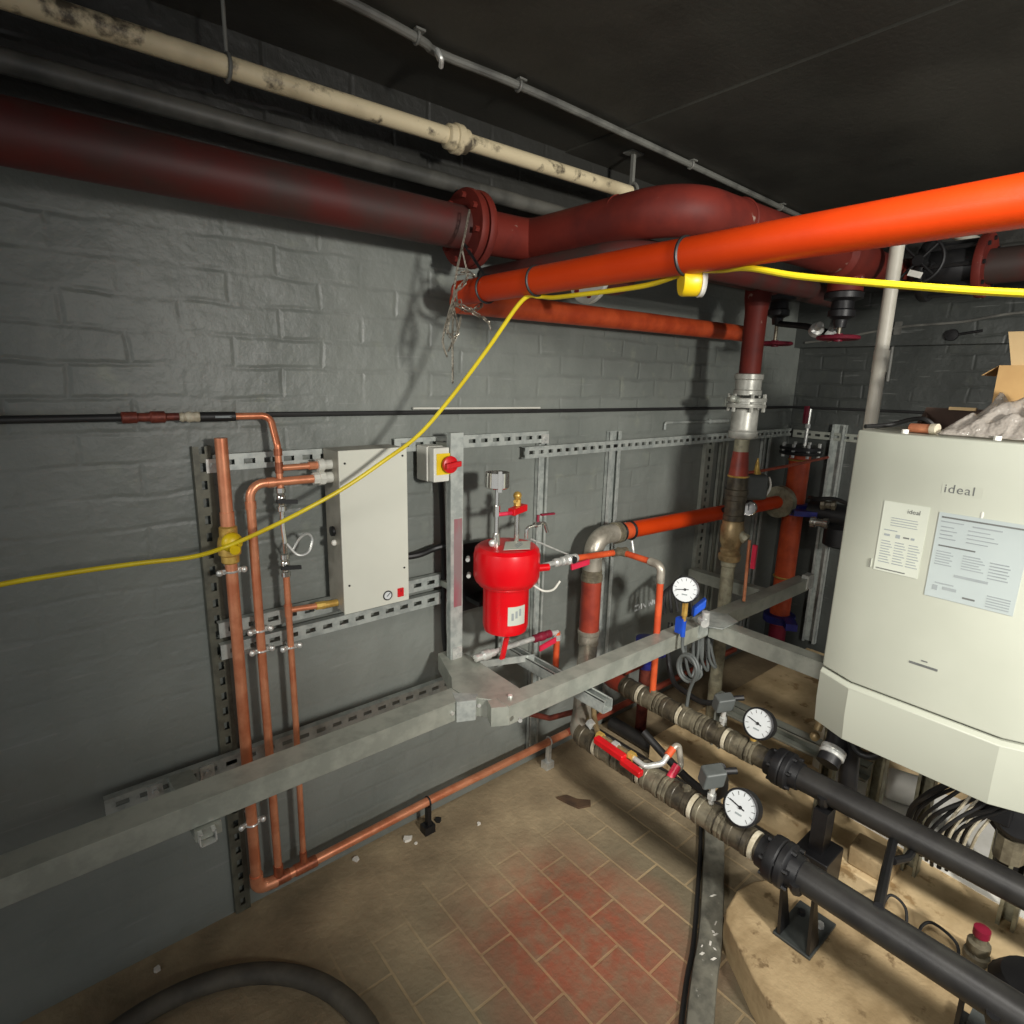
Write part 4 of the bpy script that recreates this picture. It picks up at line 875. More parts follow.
rl('lower_pipe', [(.03, 0), (.027, .006), (.027, .2), (.029, .21), (.029, .24), (.027, .245), (.027, .77), (.031, .775), (.031, .80)], .03, 'galv_green')
rl('foot', [(.06, 0), (.06, .012), (.034, .016), (.034, .05)], .0, 'galv_green')
part('side_rod', MB().tube([(RX + .01, RY - .075, .93), (RX + .02, RY - .075, .665)], .007, 8), 'copper', t)
part('red_handle', MB().obox((RX + .012, RY - .10, .865), Z_, X_, Y_, .05, .005, .009), 'pink_red', t)
part('tail_pipe', MB().tube([(RX, RY - .028, .55), (RX - .01, RY - .06, .52), (RX - .01, RY - .075, .49)], .009, 8).cyl((RX - .005, RY - .05, .53), (RX - .008, RY - .07, .51), .016, n=8), 'zinc', t)
part('upper_lug', MB().cyl((RX - .09, RY, 1.492), (RX - .05, RY, 1.485), .012).sphere((RX - .10, RY, 1.494), .015, 10), 'galv_dark', t)

# grey sensor with capillary beside the riser
t = thing('grey_actuator', 'rounded grey valve actuator with brass top and white cable beside the riser', 'actuator', (2.50, -.30, 1.03))
part('body', MB().obox((2.50, -.30, 1.105), V((.77, -.64, 0)), V((.64, .77, 0)), Z_, .05, .035, .058), 'grey_plastic', t, bevel=.018)
part('top_cone', MB().lathe([(.022, 0), (.012, .02), (.008, .05), (.003, .07)], (2.50, -.30, 1.162), Z_, 14), 'brass', t)
part('pipe_hoop', MB().tube(fillet([(2.42, -.26, 1.0), (2.42, -.26, 1.165), (2.50, -.30, 1.172), (2.75, -.33, 1.185), (3.12, -.34, 1.20)], .04), .007, 10), 'copper_pink', t)
part('white_lead', MB().tube(smooth_path([(2.53, -.335, 1.06), (2.545, -.345, 1.09), (2.55, -.345, 1.12), (2.54, -.34, 1.15)], 5), .005, 8), 'white_sheet', t)
part('stem', MB().cyl((2.50, -.29, 1.05), (2.50, -.16, .97), .013), 'black_iron', t)

# small dial thermometer facing left
t = thing('small_thermometer', 'small white dial on the orange pipe right of the riser', 'gauge', (2.56, -.252, .93))
nrm = V((-.93, -.30, .18)).normalized(); c = V((2.56, -.252, .99))
part('case', MB().lathe([(.0, -.02), (.030, -.018), (.036, -.012), (.036, .004), (.033, .008)], c, nrm, 24), 'chrome', t)
part('dial', MB().cyl(c + nrm * .006, c + nrm * .009, .031, n=24), 'dial', t)
part('needle', MB().obox(c + nrm * .0105, V((0, 0, 1)), nrm, V((0, 0, 1)).cross(nrm), .018, .0006, .002), 'black_rubber', t)
part('stem', MB().cyl(c - nrm * .015, (2.60, -.155, .955), .008), 'brass', t)

# far orange standpipe
FX, FY = 3.22, -.16
t = thing('standpipe', 'far orange upright pipe with black top flange and navy valve bands in the corner', 'pipe', (FX, FY, 0))
part('pipe', MB().tube([(FX, FY, .22), (FX, FY, 1.19)], .053, 26), 'orange_dull', t)
part('top_flange', MB().lathe([(.05, 0), (.105, 0), (.107, .004), (.107, .016), (.09, .018), (.09, .024), (.107, .026), (.107, .040), (.09, .044), (.0, .046)], (FX, FY, 1.19), Z_, 32), 'black_iron', t, 'black bolted flange')
parts('flange_bolt', bolt_ring((FX, FY, 1.212), Z_, .092, 8, .009, .036), 'zinc', t)
part('air_vent', MB().tube([(FX + .01, FY - .01, 1.235), (FX + .012, FY - .012, 1.33), (FX + .014, FY - .014, 1.43)], .009, 10).cyl((FX + .012, FY - .012, 1.33), (FX + .012, FY - .012, 1.35), .014, n=6), 'zinc', t)
part('vent_lever', MB().obox((FX - .02, FY - .01, 1.40), Z_, X_, Y_, .045, .018, .006), 'dark_pink', t)
vb = part('navy_valve', MB().lathe([(.05, 0), (.10, 0), (.10, .022), (.075, .03), (.075, .05), (.05, .055)], (FX, FY, .87), Z_, 28).obox((FX - .06, FY - .12, .895), V((.6, -.8, .0)), V((.8, .6, 0)), Z_, .09, .04, .014), 'navy', t, 'navy blue valve body')
part('valve_boss', MB().lathe([(.05, 0), (.085, .005), (.085, .05), (.06, .08), (.055, .10)], (FX - .14, ey, .937), X_, 24), 'galv_green', t)
part('lower_navy_valve', MB().lathe([(.05, 0), (.085, 0), (.085, .04), (.05, .044)], (FX, FY, .235), Z_, 28).obox((FX - .05, FY - .08, .26), V((.8, .6, 0)), V((-.6, .8, 0)), Z_, .07, .03, .02), 'navy', t, 'lower navy valve')
part('bottom_bend', MB().tube([(FX, FY, 0.0), (FX, FY, .235)], .046, 20), 'dark_pink', t)
parts('clamp_band', MB().torus((FX, FY, .50), Z_, .055, .006, 28, 6).torus((FX, FY, 1.16), Z_, .055, .005, 28, 6), 'brass', t)
t = thing('side_valve', 'black pump body with chrome unions between the far orange pipe and the boiler', 'pump', (3.18, -.33, .75))
part('body', MB().tube([(3.20, -.26, .90), (3.20, -.50, .90)], .06, 20).lathe([(.06, 0), (.075, .01), (.075, .10), (.05, .12)], (3.20, -.42, .74), Z_, 24), 'black_iron', t)
part('union', MB().lathe([(.018, 0), (.03, .004), (.03, .024), (.022, .028), (.022, .06), (.028, .064), (.028, .085), (.014, .088)], (3.11, -.305, .862), V((.1, -.95, .05)), 12), 'chrome', t)
part('brass_union', MB().lathe([(.02, 0), (.028, .003), (.028, .022), (.02, .026), (.02, .05), (.026, .053), (.026, .07), (.0, .074)], (3.14, -.33, .955), V((.2, -.95, .05)), 10), 'fitting', t)
part('cable', MB().tube(smooth_path([(3.14, -.27, .98), (3.08, -.33, .99), (3.1, -.42, 1.0), (3.2, -.48, .95)], 6), .010, 8), 'black_rubber', t)

# ------------------------------------------------------------------ gauges
def gauge(c, nrm, R, lab, foot, group='round pressure gauges', brass=False, ang=-.2, name='pressure_gauge'):
    c = V(c); nrm = V(nrm).normalized()
    t = thing(name, lab, 'gauge', (c.x, c.y, foot[2]), group)
    part('case', MB().lathe([(.0, -.030), (R * .82, -.030), (R * .96, -.024), (R, -.014), (R, .004), (R * .9, .006)], c, nrm, 36), 'black_rubber', t)
    part('bezel', MB().lathe([(R * .9, .005), (R * 1.03, .003), (R * 1.03, .010), (R * .92, .012)], c, nrm, 36, True), 'black_iron', t)
    part('dial', MB().cyl(c + nrm * .006, c + nrm * .0085, R * .91, n=36), 'dial', t)
    # the dial's own up and right
    right = V((0, 0, 1)).cross(nrm).normalized(); up = nrm.cross(right).normalized()
    tk = MB()
    for k in range(11):
        a = math.radians(225 - 27 * k); d = right * math.cos(a) + up * math.sin(a)
        tk.obox(c + nrm * .0088 + d * R * .74, d, nrm, d.cross(nrm), R * .10, .0004, R * .018)
    part('scale_marks', tk, 'ink_dark', t)
    d = right * math.cos(PI + ang) + up * math.sin(PI + ang)
    part('needle', MB().obox(c + nrm * .010 + d * R * .22, d, nrm, d.cross(nrm), R * .48, .0006, R * .03).cyl(c + nrm * .0095, c + nrm * .0115, R * .1, n=12), 'black_iron', t)
    b = MB(); part('print', b.obox(c + nrm * .0088 - up * R * .38, right, nrm, up, R * .2, .0004, R * .05), 'ink', t)
    return t
ng = (-.90, .05, .36)
gauge((1.745, -.483, .838), (-.90, -.36, .24), .047, 'round gauge on a brass stem above the second beam by the thin orange pipe', (0, 0, .60), ang=.15)
gt = bpy.data.objects['pressure_gauge']
part('brass_stem', MB().cyl((1.748, -.486, .79), (1.748, -.486, .74), .011, n=6).cyl((1.748, -.486, .77), (1.748, -.486, .72), .007), 'brass', gt)
part('blue_cock', MB().obox((1.745, -.475, .70), X_, Y_, Z_, .012, .014, .028).cyl((1.748, -.486, .72), (1.748, -.486, .66), .009), 'blue', gt, 'blue cock body')
loop = [(1.748, -.486, .67), (1.746, -.50, .60)]
for k in range(17):
    a = PI + 2 * PI * k / 8
    loop.append((1.746 - .014 * k / 8, -.533 + .040 * math.cos(a), .56 + .05 * math.sin(a)))
loop += [(1.728, -.548, .48), (1.724, -.545, .41)]
part('siphon_coil', MB().tube(smooth_path(loop, 4), .0062, 10), 'grey_plastic', gt, 'coiled siphon tube')
t = thing('blue_cock', 'bright blue plastic-handled cock behind the upper round gauge', 'valve', (1.85, -.50, .69))
part('handle', MB().obox((1.85, -.478, .745), V((.5, -.5, .7)), V((.6, .8, 0)), Z_, .030, .014, .018), 'blue', t, bevel=.006)
part('body', MB().cyl((1.865, -.50, .73), (1.865, -.50, .685), .015).cyl((1.85, -.51, .69), (1.87, -.48, .69), .016), 'zinc', t)
gauge((1.70, -.822, .498), ng, .049, 'round gauge on the rear header just before the black coupling', (0, 0, .42))
gauge((1.345, -.968, .463), (-.90, .02, .40), .047, 'round gauge on the front header just before the black coupling', (0, 0, .41))
part('stem', MB().cyl((1.72, -.80, .45), (1.72, -.80, .415), .010), 'brass', bpy.data.objects['pressure_gauge.001'])
part('stem', MB().cyl((1.36, -.955, .44), (1.35, -.95, .415), .010), 'brass', bpy.data.objects['pressure_gauge.002'])

def flow_switch(x, y, lab):
    t = thing('sensor_box', lab, 'sensor', (x, y, .42), 'grey sensor boxes on the headers')
    part('box', MB().obox((x, y, .497), V((.80, -.55, .12)), V((.55, .80, .1)), V((.0, -.15, 1)), .030, .023, .025), 'grey_plastic', t, bevel=.006)
    part('stem', MB().cyl((x, y - .005, .415), (x, y - .005, .475), .008, n=8).cyl((x, y - .005, .43), (x, y - .005, .445), .013, n=6), 'zinc', t)
    part('gland', MB().cyl((x + .02, y - .02, .515), (x + .045, y - .045, .52), .009), 'black_rubber', t)
flow_switch(1.725, -.682, 'grey sensor box on the rear header at the foot of the riser')
flow_switch(1.352, -.872, 'grey sensor box on the front header beside its round gauge')

solo('sensor_cable', MB().tube(smooth_path([(1.90, -.33, .62), (1.86, -.36, .50), (1.82, -.42, .43), (1.78, -.50, .435), (1.75, -.58, .445), (1.745, -.64, .47), (1.75, -.675, .50)], 6), .010, 10), 'black_rubber', 'black cable drooping to the sensor box on the rear header', 'cable')
solo('looped_cable', MB().tube(smooth_path([(1.60, -.46, .32), (1.60, -.55, .28), (1.585, -.66, .255), (1.56, -.76, .265), (1.535, -.81, .32), (1.50, -.83, .39), (1.46, -.845, .43), (1.40, -.87, .50)], 6), .014, 12), 'black_rubber', 'thick black cable arching between the two headers', 'cable')
wr = MB()
for k in range(5):
    wr.tube(smooth_path([(1.93 + .03 * k, -.25 - .01 * k, .62), (1.95 + .03 * k, -.24, .69 + .012 * k), (2.05 + .02 * k, -.235, .715), (2.12, -.26, .66 - .02 * k), (2.10, -.30, .60)], 5), .006, 8)
solo('coiled_leads', wr, 'black_rubber', 'tangle of black leads behind the second beam left of the riser', 'cable')
cb = MB()
for k in range(4):
    cb.tube(smooth_path([(1.90 + .03 * k, -.40 - .015 * k, .62), (1.89 + .03 * k, -.42 - .015 * k, .50), (1.91 + .03 * k, -.44 - .015 * k, .43 + .01 * k), (1.94 + .03 * k, -.44, .52), (1.95 + .03 * k, -.42, .63)], 5), .006, 8)
solo('hanging_leads', cb, 'grey_plastic', 'grey leads hanging in loops below the second beam beside the riser', 'cable')
t = thing('navy_valve', 'small navy blue valve low on the wall behind the thin orange pipe', 'valve', (1.98, -.17, .30))
part('body', MB().lathe([(.03, 0), (.05, .004), (.05, .03), (.03, .04), (.03, .10), (.05, .11), (.05, .13), (.03, .134)], (1.98, -.17, .34), Z_, 20), 'navy', t)
part('handle', MB().obox((1.96, -.22, .42), V((.4, -.8, .2)), X_, Z_, .05, .012, .014), 'navy', t, bevel=.004)
part('tail', MB().tube([(1.98, -.17, .34), (1.98, -.17, .0)], .025, 14), 'red_rust_fit', t)

# ------------------------------------------------------------------ boiler
t = thing('boiler', 'large cream-white wall boiler with paper notices taped to its front', 'boiler', (1.92, -1.22, .55))
plan = [(1.764, -.956), (1.722, -1.053), (1.722, -1.392), (1.764, -1.490), (2.13, -1.490), (2.13, -.956)]
part('upper_cover', MB().prism(plan, .736, 1.436), 'boiler', t, bevel=.006)
pl2 = [(x - (.010 if x < 1.79 else .004 if x < 1.9 else 0), y) for x, y in plan]
# lower cover with a sloping top lip
mb = MB(); n = 6
ring = [[(x + .012 if x < 1.9 else x, y, .731) for x, y in pl2], [(x, y, .722) for x, y in pl2], [(x, y, .64) for x, y in pl2], [(x + (.012 if x < 1.9 else 0), y, .555) for x, y in pl2]]
vs = [p for r in ring for p in r]; fs = []
for i in range(3):
    for j in range(n): fs.append((i * n + j, i * n + (j + 1) % n, (i + 1) * n + (j + 1) % n, (i + 1) * n + j))
fs += [tuple(range(n)), tuple(range(3 * n, 4 * n))[::-1]]
mb.add(vs, fs); part('lower_cover', mb, 'boiler', t, bevel=.003, angle=20)
part('shadow_gap', MB().prism([(x + .012 if x < 1.9 else x - .01, y + (-.01 if y > -1.2 else .01)) for x, y in plan], .728, .740), 'boiler_grey', t)
# badge text, notices
fx = 1.722
part('badge', MB().box(fx - .0006, fx - .0001, -1.262, -1.180, 1.301, 1.326), 'boiler', t)
text_part('badge_lettering', 'ideal', .030, 'ink_dark', t, (fx - .0009, -1.216, 1.3135), nY, Z_, .0003, 1.12)
part('lower_badge', MB().box(fx - .0012, fx, -1.243, -1.180, .8495, .8555).box(fx - .0012, fx, -1.219, -1.205, .864, .867), 'ink_dark', t)
def notice(y0, y1, z0, z1, mat, lab, rows, tilt=0.0):
    p = part('notice', MB().obox((fx - .0012, (y0 + y1) / 2, (z0 + z1) / 2), X_, V((0, 1, tilt)), V((0, -tilt, 1)), .0008, abs(y1 - y0) / 2, (z1 - z0) / 2), mat, t, lab)
    def bar(u0, u1, v, h, m):
        c = V((fx - .0024, (y0 + y1) / 2, (z0 + z1) / 2)); yy = V((0, 1, tilt)).normalized(); zz = V((0, -tilt, 1)).normalized()
        W = abs(y1 - y0); H = z1 - z0
        cc = c - yy * (((u0 + u1) / 2 - .5) * W) + zz * ((.5 - v) * H)
        return (cc, X_, yy, zz, .0004, abs(u1 - u0) * W / 2, h * H / 2), m
    g = {}
    for r in rows:
        a, m = bar(*r); g.setdefault(m, MB()).obox(*a)
    for m, mm in g.items(): (parts if len(mm.f) <= 30 else part)('print', mm, m, p)
    return p
R1 = [(.10, .40, .40, .014, 'ink')]
for i in range(4): R1.append((.22, .80 + .02 * (i % 2), .22 + .035 * i, .010, 'ink'))
R1 += [(.12, .25, .47, .03, 'ink'), (.38, .48, .47, .05, 'ink'), (.55, .68, .47, .02, 'ink_dark'), (.72, .80, .47, .03, 'ink'), (.05, .72, .965, .014, 'ink_dark')]
for cidx in range(3):
    for i in range(9): R1.append((.08 + .31 * cidx, .08 + .31 * cidx + .20 + .03 * ((i * 7) % 3), .56 + .038 * i, .012, 'ink'))
n1 = notice(-1.164, -1.062, 1.075, 1.262, 'paper', 'white printed notice', R1)
text_part('notice_heading', 'ideal', .016, 'ink_dark', n1, (fx - .0026, -1.132, 1.243), nY, Z_, .0003)
R2 = [(.04, .98, .05, .018, 'ink_dark'), (.04, .30, .10, .012, 'ink'), (.40, .72, .11, .016, 'ink'), (.06, .48, .38, .016, 'ink_dark')]
for i in range(4): R2 += [(.05, .20 + .04 * (i % 2), .16 + .045 * i, .012, 'ink'), (.36, .60 + .05 * (i % 3), .16 + .045 * i, .011, 'ink')]
for i in range(6): R2 += [(.05, .22 + .03 * (i % 2), .45 + .03 * i, .012, 'ink'), (.36, .55 + .03 * (i % 3), .45 + .03 * i, .012, 'ink'), (.66, .86 + .02 * (i % 2), .47 + .035 * i, .012, 'ink')]
R2 += [(.30, .68, .70, .03, 'ink'), (.10, .32, .82, .014, 'ink'), (.08, .14, .88, .06, 'ink'), (.20, .36, .87, .035, 'ink'), (.44, .58, .93, .02, 'ink_dark')]
for i in range(5): R2.append((.70, .95, .84 + .03 * i, .012, 'ink'))
notice(-1.362, -1.185, 1.04, 1.255, 'paper_blue', 'bluish printed notice in a plastic wallet', R2)
part('tape_tab', MB().obox((fx + .004, -1.047, 1.09), V((.58, .81, 0)), V((.81, -.58, 0)), Z_, .010, .0008, .012), 'paper', t)
parts('top_screw', MB().cyl((1.76, -1.07, 1.436), (1.76, -1.07, 1.446), .008, n=10).cyl((1.76, -1.26, 1.436), (1.76, -1.26, 1.446), .008, n=10), 'white_sheet', t)
part('dent', MB().sphere((1.7215, -1.268, 1.262), .006, 8, (.15, .6, 1.6)), 'light_grey', t)

# stand under the boiler
t = thing('boiler_stand', 'pale steel stand whose legs show beneath the boiler', 'stand', (2.05, -1.22, .1))
for x, y in ((1.97, -.955), (1.97, -1.225), (1.97, -1.46), (2.12, -1.06), (2.12, -1.40)):
    part('leg', cchan((x, y, .10), Z_, Y_, -X_, .462, width=.041, depth=.041), 'galv_green', t)
part('cross_rail', MB().box(1.94, 2.0, -1.49, -.945, .535, .562), 'galv_green', t)

# ---- things lying on the boiler
zt = 1.437
t = thing('cardboard_box', 'open brown cardboard box standing on the boiler at the right', 'box', (2.02, -1.30, zt))
w = .0025
part('walls', MB().box(1.94, 2.10, -1.202, -1.199, zt + .002, zt + .175).box(1.94, 1.943, -1.42, -1.202, zt + .002, zt + .175).box(2.097, 2.10, -1.42, -1.202, zt + .002, zt + .175).box(1.94, 2.10, -1.42, -1.417, zt + .002, zt + .175).box(1.94, 2.10, -1.42, -1.20, zt + .002, zt + .005), 'cardboard', t)
part('flap', MB().prism3([(1.945, -1.222, zt + .174), (1.945, -1.41, zt + .174), (1.918, -1.425, zt + .255), (1.918, -1.208, zt + .255)], (.0025, 0, 0)), 'cardboard_in', t, 'raised pale flap')
part('flap', MB().prism3([(1.945, -1.199, zt + .174), (2.095, -1.199, zt + .174), (2.085, -1.165, zt + .15), (1.955, -1.165, zt + .15)], (0, .0025, 0)), 'cardboard', t)
# crumpled film
def sheet_blob(cx, cy, z0, rx, ry, h, seed, nx=26, ny=26):
    rnd = random.Random(seed); mb = MB(); vs = []; fs = []
    ph = [(rnd.uniform(25, 130), rnd.uniform(25, 130), rnd.uniform(0, 6), rnd.uniform(.3, 1)) for _ in range(9)]
    for i in range(nx):
        for j in range(ny):
            u = -1 + 2 * i / (nx - 1); v = -1 + 2 * j / (ny - 1)
            x = cx + u * rx; y = cy + v * ry; r = min(1, max(abs(u), abs(v)))
            wv = sum(a * math.sin(fx_ * x + fy_ * y + p) for fx_, fy_, p, a in ph) / 4
            vs.append((x + .006 * wv, y + .006 * math.cos(wv * 5), z0 + max(.002, h * (1 - r ** 2.2) * (.70 + .75 * wv))))
    for i in range(nx - 1):
        for j in range(ny - 1): fs.append((i * ny + j, (i + 1) * ny + j, (i + 1) * ny + j + 1, i * ny + j + 1))
    return mb.add(vs, fs)
o = solo('polythene_film', sheet_blob(1.845, -1.31, zt + .001, .085, .175, .105, 3, 44, 60), 'film', 'crumpled clear polythene film heaped on the boiler in front of the cardboard box', 'packaging', angle=180)
so = o.modifiers.new('thick', 'SOLIDIFY'); so.thickness = .001
t = thing('dark_carton', 'flattened dark brown carton on the boiler left of the film', 'box', (1.93, -1.08, zt))
part('tray', MB().prism3([(1.87, -1.055, zt), (1.98, -1.02, zt), (1.98, -1.16, zt), (1.87, -1.16, zt)], (0, 0, .003)).prism3([(1.98, -1.03, zt + .003), (1.98, -1.17, zt + .003), (1.965, -1.18, zt + .062), (1.965, -1.05, zt + .062)], (.003, 0, 0)).prism3([(1.87, -1.055, zt + .003), (1.98, -1.03, zt + .003), (1.965, -1.05, zt + .05), (1.90, -1.075, zt + .04)], (0, .003, 0)), 'dark_brown', t)
part('pale_edge', MB().box(1.955, 1.968, -1.165, -1.105, zt + .058, zt + .066), 'cardboard_in', t)
t = thing('copper_offcut', 'short copper pipe offcut with a pale end lying on the boiler front edge', 'offcut', (1.79, -1.10, zt))
part('tube', MB().tube([(1.80, -1.07, zt + .012), (1.785, -1.12, zt + .013)], .012, 14), 'copper', t)
part('pale_end', MB().tube([(1.785, -1.12, zt + .013), (1.781, -1.134, zt + .0135)], .014, 14), 'ptfe', t)
solo('loose_cable', MB().tube(smooth_path([(1.80, -.96, zt + .007), (1.86, -1.0, zt + .012), (1.85, -1.05, zt + .03), (1.83, -1.09, zt + .034), (1.84, -1.12, zt + .009)], 6), .006, 8), 'black_rubber', 'loose black cable end lying across the top of the boiler', 'cable')

# ------------------------------------------------------------------ under the boiler
t = thing('pump', 'black circulating pump under the right end of the boiler', 'pump', (1.92, -1.42, .20))
part('motor', MB().lathe([(.0, 0), (.05, .002), (.062, .012), (.062, .10), (.055, .115), (.0, .118)], (1.86, -1.44, .475), V((.85, -.1, -.2)), 24), 'black_iron', t)
part('volute', MB().lathe([(.02, -.05), (.075, -.04), (.085, 0), (.075, .04), (.02, .05)], (1.96, -1.44, .44), V((.95, -.1, -.1)), 24).cyl((1.97, -1.44, .54), (1.97, -1.44, .26), .036), 'black_iron', t)
part('terminal_box', MB().box(1.85, 1.91, -1.43, -1.35, .44, .54), 'black_iron', t, bevel=.006)
part('lower_union', MB().cyl((1.90, -1.435, .40), (1.90, -1.435, .33), .034, n=10), 'fitting', t)
wb = MB(); rnd = random.Random(5)
for k in range(9):
    x = 1.85 + rnd.uniform(-.02, .05); y = -1.28 - .016 * k
    wb.tube(smooth_path([(x, y - .03, .56), (x - .01, y - .02 + rnd.uniform(-.01, .01), .50), (x - .02 + rnd.uniform(-.02, .02), y + .035, .42), (x + rnd.uniform(-.03, .03), y + .07, .33), (x + .02, y + .07, .22)], 4), rnd.choice([.005, .006, .009]), 7)
solo('wiring_bundle', wb, 'black_rubber', 'bundle of black wires hanging under the boiler beside the pump', 'cable')
w2 = MB()
for k in range(5):
    x = 1.84 + .012 * k; y = -1.325 - .016 * k
    w2.tube(smooth_path([(x, y - .02, .50), (x - .015, y, .44), (x - .01, y + .02, .37), (x + .01, y + .03, .30)], 4), .004, 7)
solo('pale_wires', w2, 'ptfe', 'pale flexible wires among the black bundle under the boiler', 'cable')
solo('gas_hose', MB().tube(smooth_path([(1.87, -1.02, .565), (1.86, -1.03, .50), (1.86, -1.06, .46), (1.865, -1.10, .465), (1.875, -1.125, .51), (1.88, -1.135, .565)], 7), .012, 12), 'black_rubber', 'black U-shaped hose hanging under the left end of the boiler', 'hose')
t = thing('black_strainer', 'black angled valve with bright union under the left end of the boiler', 'valve', (1.86, -.98, .36))
part('body', MB().tube([(1.90, -.985, .53), (1.86, -1.0, .46), (1.80, -1.0, .41)], .033, 16).tube([(1.88, -1.03, .56), (1.88, -1.035, .40), (1.90, -1.04, .25)], .028, 14), 'black_iron', t)
part('union', MB().lathe([(.03, 0), (.037, .003), (.037, .014), (.034, .016), (.037, .02), (.037, .03), (.03, .033)], (1.845, -1.0, .447), V((-.77, 0, -.64)), 18), 'zinc', t)
part('brass_tail', MB().cyl((1.90, -.935, .52), (1.88, -.93, .46), .012).sphere((1.87, -.928, .44), .016, 10), 'old_brass', t)
solo('dust_sheet', MB().prism([(2.05, -.90), (2.32, -.82), (2.46, -1.22), (2.42, -1.62), (2.0, -1.62), (2.03, -1.2)], .1005, .104), 'white_sheet', 'white polythene sheet lying on the floor behind the boiler stand', 'sheet')
solo('white_tub', MB().lathe([(.05, 0), (.055, .01), (.055, .10), (.05, .11), (.0, .112)], (2.26, -1.05, .16), V((.3, -.95, 0)), 20), 'white_sheet', 'white plastic tub lying on the sheet behind the boiler stand', 'tub')

# ------------------------------------------------------------------ plinths and floor pieces
def rough(mb, seed, amp=.004):
    r = random.Random(seed); mb.v = [(x + r.uniform(-amp, amp), y + r.uniform(-amp, amp), z) for x, y, z in mb.v]; return mb
pl = [(1.53, -.945), (1.46, -.93), (1.38, -.94), (1.345, -.96), (1.30, -1.03), (1.245, -1.10), (1.222, -1.15), (1.20, -1.24), (1.17, -1.5), (1.15, -2.5), (1.63, -2.5), (1.63, -1.0)]
struct('trim_2', rough(MB().prism(pl, -.01, .10), 2, .004), 'concrete', bevel=.008)
struct('trim_3', rough(MB().prism([(1.87, -.30), (3.30, -.30), (3.30, -2.5), (1.80, -2.5), (1.80, -1.0), (1.88, -.94)], -.01, .10), 3, .003), 'concrete_grey', bevel=.006)
solo('concrete_lump', rough(MB().box(1.83, 1.93, -1.20, -1.09, .10, .155), 4, .008), 'concrete', 'small tan concrete block on the slab under the rear black pipe', 'block', bevel=.006)
solo('timber_batten', MB().box(1.655, 1.70, -2.3, -1.14, .0, .06), 'concrete', 'pale batten lying on the floor under the rear header', 'batten', bevel=.003)
t = thing('cable_ring', 'small loose ring of thin black wire between the black header pipes', 'cable', (1.70, -1.33, .05))
part('ring', MB().tube(smooth_path([(1.74, -1.22, .10), (1.765, -1.23, .13), (1.76, -1.27, .12), (1.71, -1.30, .075), (1.70, -1.36, .06), (1.73, -1.40, .07), (1.77, -1.39, .10), (1.765, -1.33, .12), (1.71, -1.32, .11), (1.68, -1.37, .08), (1.70, -1.42, .07)], 7), .004, 8), 'black_rubber', t)
t = thing('drain_valve', 'brass drain valve with a red knob between the black pipes at the right', 'valve', (1.70, -1.44, .0))
part('body', MB().lathe([(.022, 0), (.022, .03), (.028, .034), (.028, .050), (.021, .054), (.025, .066), (.025, .082), (.015, .086), (.013, .10)], (1.70, -1.44, .115), Z_, 14), 'fitting', t)
part('knob', MB().lathe([(.014, 0), (.018, .004), (.018, .024), (.0, .028)], (1.70, -1.44, .215), Z_, 12), 'dark_pink', t)
part('base_pipe', MB().tube([(1.70, -1.44, .0), (1.70, -1.44, .12)], .018, 14), 'black_iron', t)
t = thing('black_pump_foot', 'black cast pump casing between the black pipes at the right edge', 'pump', (1.62, -1.56, 0))
part('casing', MB().lathe([(.04, 0), (.085, .01), (.09, .10), (.07, .13), (.0, .135)], (1.64, -1.56, .10), Z_, 24), 'black_iron', t)
part('base', MB().box(1.56, 1.72, -1.66, -1.48, .10, .115), 'black_iron', t)
parts('grey_box', MB().box(1.50, 1.545, -1.54, -1.47, .10, .15).box(1.495, 1.54, -1.63, -1.56, .10, .15), 'grey_plastic', t)

def bracket_foot(y, lab):
    x = HX1
    t = thing('pipe_support', lab, 'support', (x + .14, y, .10), 'black pipe support feet')
    part('base_plate', MB().box(x + .055, x + .215, y - .05, y + .05, .10, .109), 'black_tray', t, bevel=.002)
    for dy in (.040, -.038):
        part('rib', MB().prism3([(x + .058, y + dy, .109), (x + .115, y + dy, .109), (x + .062, y + dy, .26), (x + .044, y + dy, .345), (x + .026, y + dy, .345)], (0, -.008, 0)), 'black_iron', t)
    part('saddle', MB().tube([(x + .039 * math.cos(a), y - .02, .375 + .039 * math.sin(a)) for a in [PI + PI * k / 12 for k in range(13)]], .012, 8), 'black_iron', t)
    part('bolt', MB().cyl((x + .17, y - .025, .109), (x + .17, y - .025, .121), .010, n=6), 'zinc', t)
    part('bolt', MB().cyl((x + .17, y + .025, .109), (x + .17, y + .025, .121), .010, n=6), 'black_iron', t)
bracket_foot(-1.115, 'black plated foot under the front header near its coupling')
bracket_foot(-1.50, 'black plated foot under the front header at the bottom edge')
t = thing('pipe_support', 'black foot under the rear header in the shadow beside the concrete block', 'support', (HX2, -1.02, .0), 'black pipe support feet')
part('pedestal', MB().box(HX2 - .06, HX2 + .06, -1.09, -.99, .0, .18), 'black_iron', t, bevel=.004)
part('base_plate', MB().box(HX2 - .12, HX2 + .07, -1.10, -.98, .0, .012), 'black_tray', t)
part('saddle', MB().tube([(HX2 + .039 * math.cos(a), -1.04, .375 + .039 * math.sin(a)) for a in [PI + PI * k / 12 for k in range(13)]], .013, 8).box(HX2 - .03, HX2 + .03, -1.06, -1.02, .18, .32), 'black_iron', t)
t = thing('tie_strap', 'black strap hanging from the rear black pipe down to the front black pipe', 'strap', (1.60, -1.22, .40))
part('strap', MB().tube([(1.70, -1.225, .348), (1.52, -1.262, .38), (1.355, -1.298, .413)], .011, 8), 'black_iron', t)
